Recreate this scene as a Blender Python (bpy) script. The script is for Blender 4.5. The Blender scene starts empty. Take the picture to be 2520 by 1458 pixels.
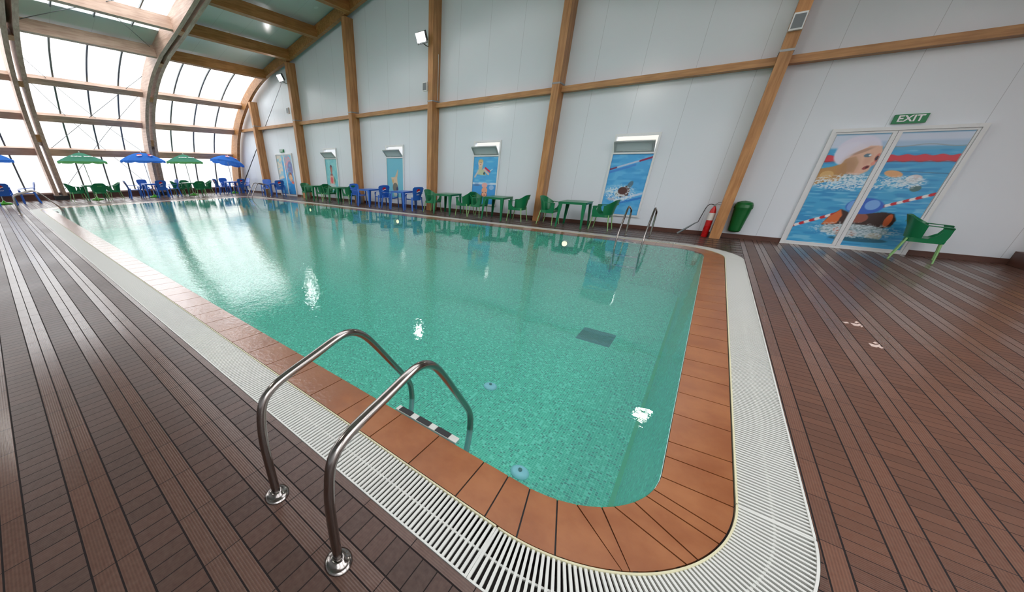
import bpy, bmesh, math, random
import numpy as np
from math import pi, sin, cos, radians, sqrt, hypot, atan2
from mathutils import Vector, Matrix
random.seed(7)
SC = bpy.context.scene
COL = SC.collection

# ------------------------------------------------------------------ helpers
def lin(c):
    return tuple(((v/255)/12.92 if v/255 <= .04045 else (((v/255)+.055)/1.055)**2.4) for v in c)

class MB:
    def __init__(s): s.v = []; s.f = []; s.m = []; s.cur = 0; s.sm = []
    def add(s, vs, fs, smooth=False):
        o = len(s.v); s.v += [tuple(p) for p in vs]
        for f in fs: s.f.append([i+o for i in f]); s.m.append(s.cur); s.sm.append(smooth)
        return s
    def box(s, x0, x1, y0, y1, z0, z1):
        vs = [(x0,y0,z0),(x1,y0,z0),(x1,y1,z0),(x0,y1,z0),(x0,y0,z1),(x1,y0,z1),(x1,y1,z1),(x0,y1,z1)]
        return s.add(vs, [(0,3,2,1),(4,5,6,7),(0,1,5,4),(1,2,6,5),(2,3,7,6),(3,0,4,7)])
    def bar(s, a, b, w, h, up=(0,0,1)):      # rectangular bar from a to b, w across, h along up
        a = Vector(a); b = Vector(b); d = (b-a).normalized(); up = Vector(up)
        r = d.cross(up).normalized(); u = r.cross(d).normalized()
        vs = [p + r*sx*w/2 + u*sy*h/2 for p in (a,b) for sx,sy in ((-1,-1),(1,-1),(1,1),(-1,1))]
        return s.add(vs, [(0,1,2,3),(7,6,5,4),(0,4,5,1),(1,5,6,2),(2,6,7,3),(3,7,4,0)])
    def tube(s, pts, r, n=10, caps=True):
        P = [Vector(p) for p in pts]; R = r if isinstance(r, (list,tuple)) else [r]*len(P)
        vs = []; nrm = None
        for i, p in enumerate(P):
            t = ((P[min(i+1,len(P)-1)]-P[i]).normalized() + (P[i]-P[max(i-1,0)]).normalized())
            t = t.normalized() if t.length > 1e-6 else Vector((0,0,1))
            if nrm is None:
                nrm = t.cross(Vector((0,0,1)) if abs(t.z) < .9 else Vector((1,0,0))).normalized()
            else:
                nrm = (nrm - t*nrm.dot(t)).normalized()
            bn = t.cross(nrm)
            for k in range(n):
                a = 2*pi*k/n; vs.append(p + (nrm*cos(a)+bn*sin(a))*R[i])
        fs = [(i*n+k, i*n+(k+1)%n, (i+1)*n+(k+1)%n, (i+1)*n+k) for i in range(len(P)-1) for k in range(n)]
        s.add(vs, fs, True)
        if caps:
            s.add([vs[k] for k in range(n)], [tuple(range(n))[::-1]])
            s.add([vs[(len(P)-1)*n+k] for k in range(n)], [tuple(range(n))])
        return s
    def lathe(s, prof, c=(0,0,0), n=24, smooth=True):   # prof list of (r,z)
        vs = [(c[0]+r*cos(2*pi*k/n), c[1]+r*sin(2*pi*k/n), c[2]+z) for r,z in prof for k in range(n)]
        fs = [(i*n+k, i*n+(k+1)%n, (i+1)*n+(k+1)%n, (i+1)*n+k) for i in range(len(prof)-1) for k in range(n)]
        return s.add(vs, fs, smooth)
    def prism(s, pts2, lo, hi, plane='xy'):     # extrude a polygon
        n = len(pts2)
        def P(p, t): return {'xy':(p[0],p[1],t),'xz':(p[0],t,p[1]),'yz':(t,p[0],p[1])}[plane]
        vs = [P(p,lo) for p in pts2]+[P(p,hi) for p in pts2]
        return s.add(vs, [tuple(range(n))[::-1], tuple(range(n,2*n))]+[(i,(i+1)%n,n+(i+1)%n,n+i) for i in range(n)])
    def strip(s, A, B, closed=False, smooth=True):       # quads between two rows
        n = len(A); m = n if closed else n-1
        return s.add(list(A)+list(B), [(i,(i+1)%n,n+(i+1)%n,n+i) for i in range(m)], smooth)
    def slab(s, rows, t):       # grid of rows (list of rows of Vectors), given thickness t
        R = len(rows); K = len(rows[0]); P = [[Vector(p) for p in r] for r in rows]; top = []; bot = []
        for i in range(R):
            for k in range(K):
                du = P[i][min(k+1,K-1)]-P[i][max(k-1,0)]; dv = P[min(i+1,R-1)][k]-P[max(i-1,0)][k]
                nn = du.cross(dv); nn = nn.normalized() if nn.length > 1e-9 else Vector((0,0,1))
                top.append(P[i][k]+nn*t/2); bot.append(P[i][k]-nn*t/2)
        N = R*K
        fs = []
        for i in range(R-1):
            for k in range(K-1):
                a=i*K+k; fs.append((a,a+1,a+K+1,a+K)); fs.append((N+a+K,N+a+K+1,N+a+1,N+a))
        s.add(top+bot, fs, True)
        e = []
        rim = [(0,k) for k in range(K)]+[(i,K-1) for i in range(1,R)]+[(R-1,k) for k in range(K-2,-1,-1)]+[(i,0) for i in range(R-2,0,-1)]
        m = len(rim); vs = [top[i*K+k] for i,k in rim]+[bot[i*K+k] for i,k in rim]
        return s.add(vs, [(j,m+j,m+(j+1)%m,(j+1)%m) for j in range(m)])
    def build(s, name, mats, parent=None, fix=True):
        me = bpy.data.meshes.new(name); me.from_pydata([tuple(v) for v in s.v], [], s.f)
        if not isinstance(mats, (list,tuple)): mats = [mats]
        for m in mats: me.materials.append(m)
        me.polygons.foreach_set('material_index', s.m); me.polygons.foreach_set('use_smooth', s.sm)
        if fix:
            bm = bmesh.new(); bm.from_mesh(me); bmesh.ops.recalc_face_normals(bm, faces=bm.faces); bm.to_mesh(me); bm.free()
        me.update()
        o = bpy.data.objects.new(name, me); COL.objects.link(o)
        if parent: o.parent = parent
        return o

def tag(o, label=None, cat=None, group=None, kind=None):
    if label: o['label'] = label
    if cat: o['category'] = cat
    if group: o['group'] = group
    if kind: o['kind'] = kind
    return o
def thing(name, label, cat, loc=(0,0,0), rz=0, group=None):
    o = bpy.data.objects.new(name, None); COL.objects.link(o); o.empty_display_size = .1
    o.location = loc; o.rotation_euler = (0,0,rz)
    return tag(o, label, cat, group)
def struct(o, label=None): o['kind'] = 'structure'; o['label'] = label or o.name.replace('_',' '); o['category'] = 'setting'; return o
def kids(o): return [c for c in bpy.data.objects if c.parent == o]
def dup(root, loc, rz, label, group=None):
    r = root.copy(); COL.objects.link(r); r.location = loc; r.rotation_euler = (0,0,rz); r['label'] = label
    if group: r['group'] = group
    for ch in KIDS[root.name]:
        c = ch.copy(); COL.objects.link(c); c.parent = r
        for g in KIDS.get(ch.name, []):
            d = g.copy(); COL.objects.link(d); d.parent = c
    return r
KIDS = {}
def reg(root):
    KIDS[root.name] = kids(root)
    for c in KIDS[root.name]: KIDS[c.name] = kids(c)
    return root

# ------------------------------------------------------------------ materials
class NT:
    def __init__(s, name):
        s.mat = bpy.data.materials.new(name); s.mat.use_nodes = True; s.t = s.mat.node_tree; s.t.nodes.clear()
        s.out = s.t.nodes.new('ShaderNodeOutputMaterial')
    def n(s, typ, **kw):
        nd = s.t.nodes.new(typ)
        for k, v in kw.items(): setattr(nd, k, v)
        return nd
    def l(s, a, b): s.t.links.new(a, b)
    def inp(s, sock, v):
        if isinstance(v, bpy.types.NodeSocket): s.l(v, sock)
        else: sock.default_value = v
    def math(s, op, a, b=0.0, c=None):
        nd = s.n('ShaderNodeMath', operation=op); s.inp(nd.inputs[0], a); s.inp(nd.inputs[1], b)
        if c is not None: s.inp(nd.inputs[2], c)
        return nd.outputs[0]
    def mix(s, f, a, b):
        nd = s.n('ShaderNodeMix', data_type='RGBA'); s.inp(nd.inputs[0], f); s.inp(nd.inputs[6], a); s.inp(nd.inputs[7], b); return nd.outputs[2]
    def mixf(s, f, a, b):
        nd = s.n('ShaderNodeMix', data_type='FLOAT'); s.inp(nd.inputs[0], f); s.inp(nd.inputs[2], a); s.inp(nd.inputs[3], b); return nd.outputs[0]
    def noise(s, vec, scale, detail=3, rough=.5, dim='3D'):
        nd = s.n('ShaderNodeTexNoise', noise_dimensions=dim); nd.inputs['Scale'].default_value = scale
        nd.inputs['Detail'].default_value = detail; nd.inputs['Roughness'].default_value = rough
        if vec is not None: s.l(vec, nd.inputs['Vector'])
        return nd.outputs[0]
    def coord(s, which='Object'): return s.n('ShaderNodeTexCoord').outputs[which]
    def xyz(s, v):
        nd = s.n('ShaderNodeSeparateXYZ'); s.l(v, nd.inputs[0]); return nd.outputs
    def comb(s, x, y, z):
        nd = s.n('ShaderNodeCombineXYZ')
        for i, a in enumerate((x,y,z)): s.inp(nd.inputs[i], a)
        return nd.outputs[0]
    def ramp(s, f, stops):
        nd = s.n('ShaderNodeValToRGB'); s.l(f, nd.inputs[0]); cr = nd.color_ramp
        while len(cr.elements) < len(stops): cr.elements.new(.5)
        for e, (p, c) in zip(cr.elements, stops): e.position = p; e.color = (*c, 1) if len(c) == 3 else c
        return nd.outputs[0]
    def smooth(s, v, a, b):
        nd = s.n('ShaderNodeMapRange', interpolation_type='SMOOTHSTEP'); s.l(v, nd.inputs[0]); nd.inputs[1].default_value = a; nd.inputs[2].default_value = b
        return nd.outputs[0]
    def bump(s, h, strength=.3, dist=.01):
        nd = s.n('ShaderNodeBump'); s.l(h, nd.inputs['Height']); nd.inputs['Strength'].default_value = strength; nd.inputs['Distance'].default_value = dist
        return nd.outputs[0]
    def bsdf(s, color, rough=.5, normal=None, metal=0., spec=.5, **kw):
        b = s.n('ShaderNodeBsdfPrincipled'); s.inp(b.inputs['Base Color'], (*color,1) if isinstance(color, tuple) and len(color)==3 else color)
        s.inp(b.inputs['Roughness'], rough); s.inp(b.inputs['Metallic'], metal); b.inputs['Specular IOR Level'].default_value = spec
        for k, v in kw.items(): s.inp(b.inputs[k], v)
        if normal is not None: s.l(normal, b.inputs['Normal'])
        s.l(b.outputs[0], s.out.inputs[0]); return b

def simple(name, rgb, rough=.5, metal=0., spec=.5, var=.06, scale=6, bump=0, **kw):
    m = NT(name); c = m.coord(); nz = m.noise(c, scale, 3)
    base = lin(rgb); f = m.math('MULTIPLY_ADD', nz, 2*var, 1-var)
    vm = m.n('ShaderNodeVectorMath', operation='SCALE'); vm.inputs[0].default_value = base; m.l(f, vm.inputs['Scale'])
    nrm = m.bump(m.noise(c, scale*12, 2), bump, .004) if bump else None
    m.bsdf(vm.outputs[0], m.math('MULTIPLY_ADD', nz, .12, rough-.06), nrm, metal, spec, **kw)
    return m.mat

def wood(name, dark, light, axis='z', rough=.45, lam=.045):
    m = NT(name); x, y, z = m.xyz(m.coord())
    s = {'x':(1.2,14,14),'y':(14,1.2,14),'z':(14,14,1.2)}[axis]
    v = m.comb(m.math('MULTIPLY', x, s[0]), m.math('MULTIPLY', y, s[1]), m.math('MULTIPLY', z, s[2]))
    g = m.noise(v, 1.0, 5, .6); k = m.noise(m.coord(), 1.3, 2)
    c = m.mix(m.smooth(g, .3, .7), (*lin(dark),1), (*lin(light),1))
    c = m.mix(m.math('MULTIPLY', m.smooth(k, .35, .7), .35), c, (*lin(tuple(int(a*.82) for a in dark)),1))
    m.bsdf(c, rough, m.bump(g, .15, .003)); return m.mat

def deck_mat(name, along):
    m = NT(name); x, y, z = m.xyz(m.coord()); P = .3245
    if along == 'x': u, v, u0, v0 = x, y, -.30, .045
    else: u, v, u0, v0 = y, x, 2.305, 1.11
    uu = m.math('DIVIDE', m.math('SUBTRACT', u, u0), P); vv = m.math('DIVIDE', m.math('SUBTRACT', v, v0), P)
    fv = m.math('FRACT', vv); lng = m.math('LESS_THAN', fv, .5)
    def edge(t, scale, w):     # dark gap where fract(t*scale) is near 0 or 1; w in metres of board pitch
        f = m.math('FRACT', m.math('MULTIPLY', t, scale)); d = m.math('MINIMUM', f, m.math('SUBTRACT', 1.0, f))
        return m.math('LESS_THAN', d, w*scale/P/2)
    gl = m.math('MAXIMUM', edge(vv, 4, .007), edge(uu, 1, .004))       # lengthwise boards
    gt = m.math('MAXIMUM', edge(vv, 2, .009), edge(uu, 4, .0045))       # transverse boards
    gap = m.mixf(lng, gt, gl)
    grl = m.math('SINE', m.math('MULTIPLY', v, 2*pi/.0116)); grt = m.math('SINE', m.math('MULTIPLY', u, 2*pi/.0116))
    gr = m.smooth(m.mixf(lng, grt, grl), -.5, .6)
    idl = m.comb(m.math('FLOOR', m.math('MULTIPLY', vv, 4)), m.math('FLOOR', uu), 0.0)
    idt = m.comb(m.math('FLOOR', m.math('MULTIPLY', vv, 2)), m.math('FLOOR', m.math('MULTIPLY', uu, 4)), 7.0)
    mv = m.n('ShaderNodeMix', data_type='VECTOR'); m.l(lng, mv.inputs[0]); m.l(idt, mv.inputs[4]); m.l(idl, mv.inputs[5])
    wn = m.n('ShaderNodeTexWhiteNoise', noise_dimensions='3D'); m.l(mv.outputs[1], wn.inputs[0])
    big = m.noise(m.coord(), .55, 3); fine = m.noise(m.coord(), 40, 3)
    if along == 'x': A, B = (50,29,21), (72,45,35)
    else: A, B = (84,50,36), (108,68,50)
    c = m.mix(m.math('MULTIPLY_ADD', wn.outputs[0], .7, m.math('MULTIPLY', big, .3)), (*lin(A),1), (*lin(B),1))
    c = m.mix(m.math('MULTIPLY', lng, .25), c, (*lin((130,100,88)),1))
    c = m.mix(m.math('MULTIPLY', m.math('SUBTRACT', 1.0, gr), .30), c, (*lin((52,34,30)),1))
    c = m.mix(m.math('MULTIPLY', fine, .18), c, (*lin((150,130,118)),1))
    c = m.mix(gap, c, (*lin((24,16,15)),1))
    h = m.math('SUBTRACT', m.math('MULTIPLY', gr, .16), m.math('MULTIPLY', gap, 1.0))
    wet = m.smooth(m.noise(m.coord(), .5, 2, .5), .35, .7)
    r = m.mixf(lng, .40, .22); r = m.mixf(wet, r, m.math('MULTIPLY', r, .8))
    m.bsdf(c, m.mixf(gap, r, .9), m.bump(h, .45, .003), spec=.3)
    return m.mat

def coping_mat():
    m = NT('terracotta_coping'); co = m.coord(); x, y, z = m.xyz(co)
    n1 = m.noise(co, 3.0, 5, .6); n2 = m.noise(co, 22, 4)
    c = m.mix(m.smooth(n1, .3, .7), (*lin((132,74,36)),1), (*lin((158,100,58)),1))
    c = m.mix(m.math('MULTIPLY', n2, .35), c, (*lin((150,92,62)),1))
    wob = m.math('MULTIPLY', m.noise(co, 2.2, 4, .6), 2.4)
    near = m.smooth(m.math('ADD', m.math('MULTIPLY', x, -1.0), wob), 2.5, 3.1)
    far = m.smooth(y, 9.0, 9.5)
    wet = m.math('MAXIMUM', near, far)
    rip = m.noise(co, 26, 3, .55)
    nd = m.bump(m.math('MULTIPLY', rip, wet), .35, .01)
    c = m.mix(m.math('MULTIPLY', wet, .5), c, (*lin((128,84,60)),1))
    nd2 = m.bump(n2, .10, .002)
    b = m.bsdf(c, m.mixf(n1, .30, .42), nd2, spec=.5)
    m.l(m.math('MULTIPLY', wet, 1.0), b.inputs['Coat Weight']); b.inputs['Coat Roughness'].default_value = .04; b.inputs['Coat IOR'].default_value = 1.38
    m.l(nd, b.inputs['Coat Normal']); return m.mat

def mosaic_mat(name, wall=False):
    m = NT(name); P = .025
    if wall: u, v, _ = m.xyz(m.coord('UV'))
    else: u, v, _ = m.xyz(m.coord())
    uu = m.math('DIVIDE', u, P); vv = m.math('DIVIDE', v, P)
    w = m.n('ShaderNodeTexWhiteNoise', noise_dimensions='2D'); m.l(m.comb(m.math('FLOOR', uu), m.math('FLOOR', vv), 0.0), w.inputs[0])
    c = m.ramp(w.outputs[0], [(0,lin((28,140,112))),(.12,lin((34,158,124))),(.18,lin((56,196,154))),(.8,lin((66,208,164))),(.86,lin((124,236,204))),(1,lin((136,240,212)))])
    c.node.color_ramp.interpolation = 'CONSTANT'
    def e(t):
        f = m.math('FRACT', t); return m.math('LESS_THAN', m.math('MINIMUM', f, m.math('SUBTRACT', 1.0, f)), .075)
    g = m.math('MAXIMUM', e(uu), e(vv))
    c = m.mix(g, c, (*lin((150,228,200)),1))
    m.bsdf(c, .35); return m.mat

def water_mat():
    m = NT('pool_water'); co = m.coord(); x, y, z = m.xyz(co)
    # ripples are stronger near the long deck side on the left
    zone = m.math('MULTIPLY', m.smooth(m.math('MULTIPLY', x, -1.0), 1.2, 4.0), m.math('SUBTRACT', 1.0, m.smooth(y, 3.0, 8.0)))
    r1 = m.noise(co, 2.2, 2, .5); r2 = m.noise(co, 11, 3, .55); r3 = m.noise(co, 34, 2, .5)
    h = m.math('ADD', m.math('MULTIPLY', r1, .22), m.math('MULTIPLY', r2, m.mixf(zone, .035, .12)))
    h = m.math('ADD', h, m.math('MULTIPLY', r3, m.mixf(zone, .010, .10)))
    nrm = m.bump(h, .30, .05)
    fr = m.n('ShaderNodeFresnel'); fr.inputs[0].default_value = 1.33; m.l(nrm, fr.inputs['Normal'])
    gl = m.n('ShaderNodeBsdfGlossy'); gl.inputs['Roughness'].default_value = .015; m.l(nrm, gl.inputs['Normal']); gl.inputs['Color'].default_value = (1,1,1,1)
    tr = m.n('ShaderNodeBsdfTransparent'); tr.inputs[0].default_value = (.82,.985,.955,1)
    df = m.n('ShaderNodeBsdfDiffuse'); df.inputs[0].default_value = (*lin((140,222,226)),1)
    mx0 = m.n('ShaderNodeMixShader'); mx0.inputs[0].default_value = .17; m.l(tr.outputs[0], mx0.inputs[1]); m.l(df.outputs[0], mx0.inputs[2])
    mx = m.n('ShaderNodeMixShader'); m.l(fr.outputs[0], mx.inputs[0]); m.l(mx0.outputs[0], mx.inputs[1]); m.l(gl.outputs[0], mx.inputs[2])
    m.l(mx.outputs[0], m.out.inputs[0]); return m.mat

def fabric(name, rgb):
    m = NT(name); c = (*lin(rgb),1); d = m.n('ShaderNodeBsdfDiffuse'); t = m.n('ShaderNodeBsdfTranslucent'); d.inputs[0].default_value = c; t.inputs[0].default_value = c
    x = m.n('ShaderNodeMixShader'); x.inputs[0].default_value = .4; m.l(d.outputs[0], x.inputs[1]); m.l(t.outputs[0], x.inputs[2]); m.l(x.outputs[0], m.out.inputs[0]); return m.mat
def glazing_mat():
    m = NT('polycarbonate_glazing'); tr = m.n('ShaderNodeBsdfTransparent'); tr.inputs[0].default_value = (.97,.98,.985,1)
    tl = m.n('ShaderNodeBsdfTranslucent'); tl.inputs[0].default_value = (.92,.94,.95,1)
    gl = m.n('ShaderNodeBsdfGlossy'); gl.inputs['Roughness'].default_value = .15
    a = m.n('ShaderNodeMixShader'); a.inputs[0].default_value = .22; m.l(tr.outputs[0], a.inputs[1]); m.l(tl.outputs[0], a.inputs[2])
    b = m.n('ShaderNodeMixShader'); b.inputs[0].default_value = .04; m.l(a.outputs[0], b.inputs[1]); m.l(gl.outputs[0], b.inputs[2])
    m.l(b.outputs[0], m.out.inputs[0]); return m.mat

def panel_mat(name, rgb, axis, pitch, rough=.3):
    m = NT(name); co = m.coord(); x, y, z = m.xyz(co); t = {'x':x,'y':y}[axis]
    f = m.math('FRACT', m.math('DIVIDE', t, pitch)); d = m.math('MINIMUM', f, m.math('SUBTRACT', 1.0, f))
    g = m.math('LESS_THAN', d, .004/pitch)
    n = m.noise(co, .7, 3)
    c = m.mix(m.math('MULTIPLY', n, .25), (*lin(rgb),1), (*lin(tuple(int(a*.93) for a in rgb)),1))
    c = m.mix(m.math('MULTIPLY', g, .45), c, (*lin(tuple(int(a*.6) for a in rgb)),1))
    f2 = m.math('FRACT', m.math('DIVIDE', t, .1)); ribs = m.smooth(m.math('ABSOLUTE', m.math('SUBTRACT', f2, .5)), .4, .5)
    m.bsdf(c, m.math('MULTIPLY_ADD', n, .1, rough), m.bump(m.math('SUBTRACT', m.math('MULTIPLY', ribs, .02), g), .2, .003)); return m.mat

def emit(name, rgb, strength):
    m = NT(name); e = m.n('ShaderNodeEmission'); e.inputs[0].default_value = (*rgb,1); e.inputs[1].default_value = strength
    m.l(e.outputs[0], m.out.inputs[0]); return m.mat

def attr_mat(name):
    m = NT(name); a = m.n('ShaderNodeAttribute'); a.attribute_name = 'paint'; m.bsdf(a.outputs['Color'], .32); return m.mat

M = dict(
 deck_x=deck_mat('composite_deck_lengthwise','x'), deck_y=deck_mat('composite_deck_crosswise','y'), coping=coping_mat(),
 tile=mosaic_mat('green_mosaic_floor'), tilew=mosaic_mat('green_mosaic_wall', True), water=water_mat(), glaze=glazing_mat(),
 wall=panel_mat('white_sandwich_panel',(226,232,238),'x',1.15,.17), roof=panel_mat('grey_roof_panel',(206,212,208),'y',1.15,.2),
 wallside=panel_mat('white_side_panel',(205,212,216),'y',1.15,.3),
 colw=wood('glulam_column',(166,112,64),(204,150,98),'z'), railw=wood('glulam_rail',(168,116,68),(204,152,100),'x'),
 purw=wood('glulam_purlin',(152,100,50),(188,134,80),'y'), purl=wood('glare_washed_purlin',(180,148,128),(212,184,164),'y'), arch=wood('glare_washed_glulam',(178,146,126),(210,182,164),'x',.5),  # purl and arch: window glare put into a paler, pinker wood colour
 brown=simple('brown_skirting',(86,52,40),.5), sill=simple('pinkish_sill',(168,142,132),.5),
 white=simple('white_plastic',(206,206,200),.38,var=.03), cream=simple('cream_bead',(204,198,164),.5),
 frame=simple('white_aluminium_frame',(224,226,226),.3,var=.02), hop=simple('grey_glazed_hopper',(178,184,184),.25),
 hopp=fabric('frosted_pane',(196,204,204)), grey=simple('grey_aluminium',(110,116,118),.4,.4), steel=simple('polished_steel',(150,144,140),.17,1.0,var=.03,scale=20),
 steelm=simple('galvanised_bracket',(150,152,150),.4,.8), dark=simple('black_rubber',(26,26,28),.5), trough=simple('drain_channel',(58,50,48),.6),
 green=simple('green_plastic',(16,114,70),.3,var=.04), gleg=simple('pale_green_plastic',(140,190,120),.35,var=.04),
 blue=simple('blue_plastic',(44,104,196),.3,var=.04), gbase=simple('bright_green_plastic',(70,170,30),.35),
 bin=simple('dark_green_bin_plastic',(6,96,40),.35), red=simple('red_enamel',(190,20,22),.28), redw=simple('white_paper_label',(220,214,206),.5,var=.03),
 logor=simple('logo_red',(196,26,44),.4,var=.02), logow=simple('logo_white',(238,238,240),.4,var=.02), logob=simple('logo_blue',(20,50,150),.4,var=.02),
 ublue=fabric('blue_canvas',(72,132,218)), ugreen=fabric('green_canvas',(92,158,132)), uval=fabric('green_canvas_edge',(116,184,116)),
 pole=simple('white_pole',(222,220,214),.35), exitg=simple('exit_green',(10,128,74),.4,var=.02), inlet=simple('pale_blue_fitting',(190,226,255),.35),
 drain=simple('grey_drain_grille',(44,92,96),.5), paint=simple('white_footprint_paint',(206,182,172),.6), lampb=simple('lamp_housing',(90,92,94),.4,.5),
 lens=emit('flood_lamp_lens',(1.0,.97,.93),110.0), lensr=emit('flood_lamp_lens_rear',(1.0,.97,.93),330.0), plight=emit('underwater_lamp_lens',(1.0,.88,.55),2.6), poster=attr_mat('printed_film'),
 strip=simple('lime_tile_strip',(70,170,84),.35),
)

# ------------------------------------------------------------------ camera
f, cx, cy = 807.73, 1034.41, 806.87
Rm = [[0.7716732184872823,0.6360030853764828,0.0045298190994185125],[0.2818794133469871,-0.3356072011577094,-0.898839141816959],[-0.5701442275430293,0.6948869562185516,-0.4382552656576751]]
cam = bpy.data.cameras.new('camera'); co = bpy.data.objects.new('camera', cam); COL.objects.link(co)
cam.sensor_fit = 'HORIZONTAL'; cam.sensor_width = 36; cam.lens = f/2520*36
cam.shift_x = (1260-cx)/2520; cam.shift_y = (cy-729)/2520; cam.clip_start = .05; cam.clip_end = 500
mw = Matrix(((Rm[0][0],-Rm[1][0],-Rm[2][0],0),(Rm[0][1],-Rm[1][1],-Rm[2][1],0),(Rm[0][2],-Rm[1][2],-Rm[2][2],1.6),(0,0,0,1)))
co.matrix_world = mw; SC.camera = co

# ------------------------------------------------------------------ dimensions
YG = 11.85            # gable wall face
YB = -6.9             # rear gable
XM = -8.85            # centre line of the hall
PX0, PX1, PY0, PY1 = -21.2, .24, 1.365, 9.52      # pool water rectangle
RC = .6
def rrect(x0, x1, y0, y1, r, n=14):
    pts = []
    for cx_, cy_, a0 in ((x1-r,y0+r,-90),(x1-r,y1-r,0),(x0+r,y1-r,90),(x0+r,y0+r,180)):
        for k in range(n+1):
            a = radians(a0+90*k/n); pts.append((cx_+r*cos(a), cy_+r*sin(a)))
    return pts
def ring(off, n=14): return rrect(PX0-off, PX1+off, PY0-off, PY1+off, RC+off, n)
CW, GW = .315, .305          # coping and grating widths
G = [(-27.1,-.3),(-27.0,.4),(-26.85,1.2),(-26.4,2.3),(-25.65,3.5),(-24.55,4.5),(-23.1,5.4),(-21.3,6.12),(-19.0,6.56),(-17.6,6.8),(-13.6,7.52),(XM,8.4)]
I = [(-26.15,-.0),(-26.05,.4),(-25.85,1.1),(-25.4,2.4),(-24.7,3.5),(-23.7,4.35),(-22.3,5.2),(-21.0,5.72),(-19.9,5.98),(-17.5,6.36),(-13.6,7.08),(XM,7.95)]
def resample(P, n):
    d = [0]
    for a, b in zip(P, P[1:]): d.append(d[-1]+hypot(b[0]-a[0], b[1]-a[1]))
    out = []
    for k in range(n):
        t = d[-1]*k/(n-1); i = max(j for j in range(len(d)-1) if d[j] <= t+1e-9)
        w = (t-d[i])/(d[i+1]-d[i]); out.append((P[i][0]+(P[i+1][0]-P[i][0])*w, P[i][1]+(P[i+1][1]-P[i][1])*w))
    return out
def smoothpoly(P, it=2):
    for _ in range(it):
        Q = [P[0]]
        for a, b in zip(P, P[1:]): Q += [tuple(p*.75+q*.25 for p, q in zip(a,b)), tuple(p*.25+q*.75 for p, q in zip(a,b))]
        Q.append(P[-1]); P = Q
    return P
Gs = smoothpoly(G[:9], 2) + G[9:]; Is = smoothpoly(I[:9], 2) + I[9:]
def mir(P): return P + [(2*XM-x, z) for x, z in reversed(P[:-1])]
GF = mir(Gs); IF = mir(Is)
def roofz(x):
    for a, b in zip(GF, GF[1:]):
        if a[0] <= x <= b[0] and b[0] > a[0]: return a[1]+(b[1]-a[1])*(x-a[0])/(b[0]-a[0])
    return 0
def gpoint(z_or_x, kind, P=Gs):
    for a, b in zip(P, P[1:]):
        k = 1 if kind == 'z' else 0
        if a[k] <= z_or_x <= b[k]:
            w = (z_or_x-a[k])/(b[k]-a[k]+1e-9); p = (a[0]+(b[0]-a[0])*w, a[1]+(b[1]-a[1])*w)
            t = Vector((b[0]-a[0], b[1]-a[1])).normalized(); return p, t
    return P[-1], Vector((1,0))
FR = [(-2.2,'rearmost'), (2.3,'near'), (6.75,'middle')]      # arch frame planes
BAYS = [(-6.9,-2.2),(-2.2,2.3),(2.3,6.75),(6.75,11.85)]

# ------------------------------------------------------------------ deck floor with a hole for the pool
bm = bmesh.new()
hole = [bm.verts.new((x,y,0)) for x, y in ring(CW+GW)]
outer = [bm.verts.new((x,y,0)) for x, y in ((-27.6,YB-.3),(9.9,YB-.3),(9.9,YG+.4),(-27.6,YG+.4))]
for L in (hole, outer):
    for a, b in zip(L, L[1:]+L[:1]): bm.edges.new((a,b))
bmesh.ops.triangle_fill(bm, use_beauty=True, edges=bm.edges[:])
XS = PX1+CW+GW+.001
bmesh.ops.bisect_plane(bm, geom=bm.verts[:]+bm.edges[:]+bm.faces[:], plane_co=(XS,0,0), plane_no=(1,0,0))
bmesh.ops.recalc_face_normals(bm, faces=bm.faces)
for fc in bm.faces:
    if fc.normal.z < 0: fc.normal_flip()
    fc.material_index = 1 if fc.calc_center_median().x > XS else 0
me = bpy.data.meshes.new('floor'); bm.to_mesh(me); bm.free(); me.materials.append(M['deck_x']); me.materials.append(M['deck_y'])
fl = bpy.data.objects.new('floor', me); COL.objects.link(fl); struct(fl, 'brown composite tile deck around the pool')

# ------------------------------------------------------------------ pool
def wallring(b, A, za, B, zb, uv=None):
    n = len(A); return b.add([(x,y,za) for x,y in A]+[(x,y,zb) for x,y in B], [(i,(i+1)%n,n+(i+1)%n,n+i) for i in range(n)], True)
ZF = -1.0
b = MB(); top = ring(-.004); bot = rrect(PX0+.14, PX1-.14, PY0+.06, PY1-.06, RC-.1)
wallring(b, top, -.03, bot, ZF)
ps = b.build('pool_wall', M['tilew']); struct(ps, 'green mosaic pool wall')
uvl = ps.data.uv_layers.new(name='UVMap'); n = len(top); acc = [0]
for i in range(n): acc.append(acc[-1]+hypot(top[(i+1)%n][0]-top[i][0], top[(i+1)%n][1]-top[i][1]))
for p in ps.data.polygons:
    ids = [ps.data.loops[l].vertex_index % n for l in p.loop_indices]; wrap = max(ids) == n-1 and min(ids) == 0
    for l in p.loop_indices:
        vi = ps.data.loops[l].vertex_index; k = vi % n
        a = acc[n] if (wrap and k == 0) else acc[k]; uvl.data[l].uv = (a, ps.data.vertices[vi].co.z)
b = MB(); b.add([(x,y,ZF) for x,y in bot], [tuple(range(len(bot)))]); pf = struct(b.build('pool_floor', M['tile'], fix=False), 'green mosaic pool floor')
b = MB(); b.box(PX1-.175, PX1-.135, PY0+.55, PY1-.5, ZF, ZF+.012); struct(b.build('trim_1', M['strip']), 'lime tile strip along foot of the pool wall')
b = MB(); wp = ring(-.002, 20); b.add([(x,y,-.014) for x,y in wp], [tuple(range(len(wp)))])
wo = b.build('pool_water', M['water'], fix=False); tag(wo, 'still green-tinted water filling the swimming pool', 'water', kind='stuff')

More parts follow.
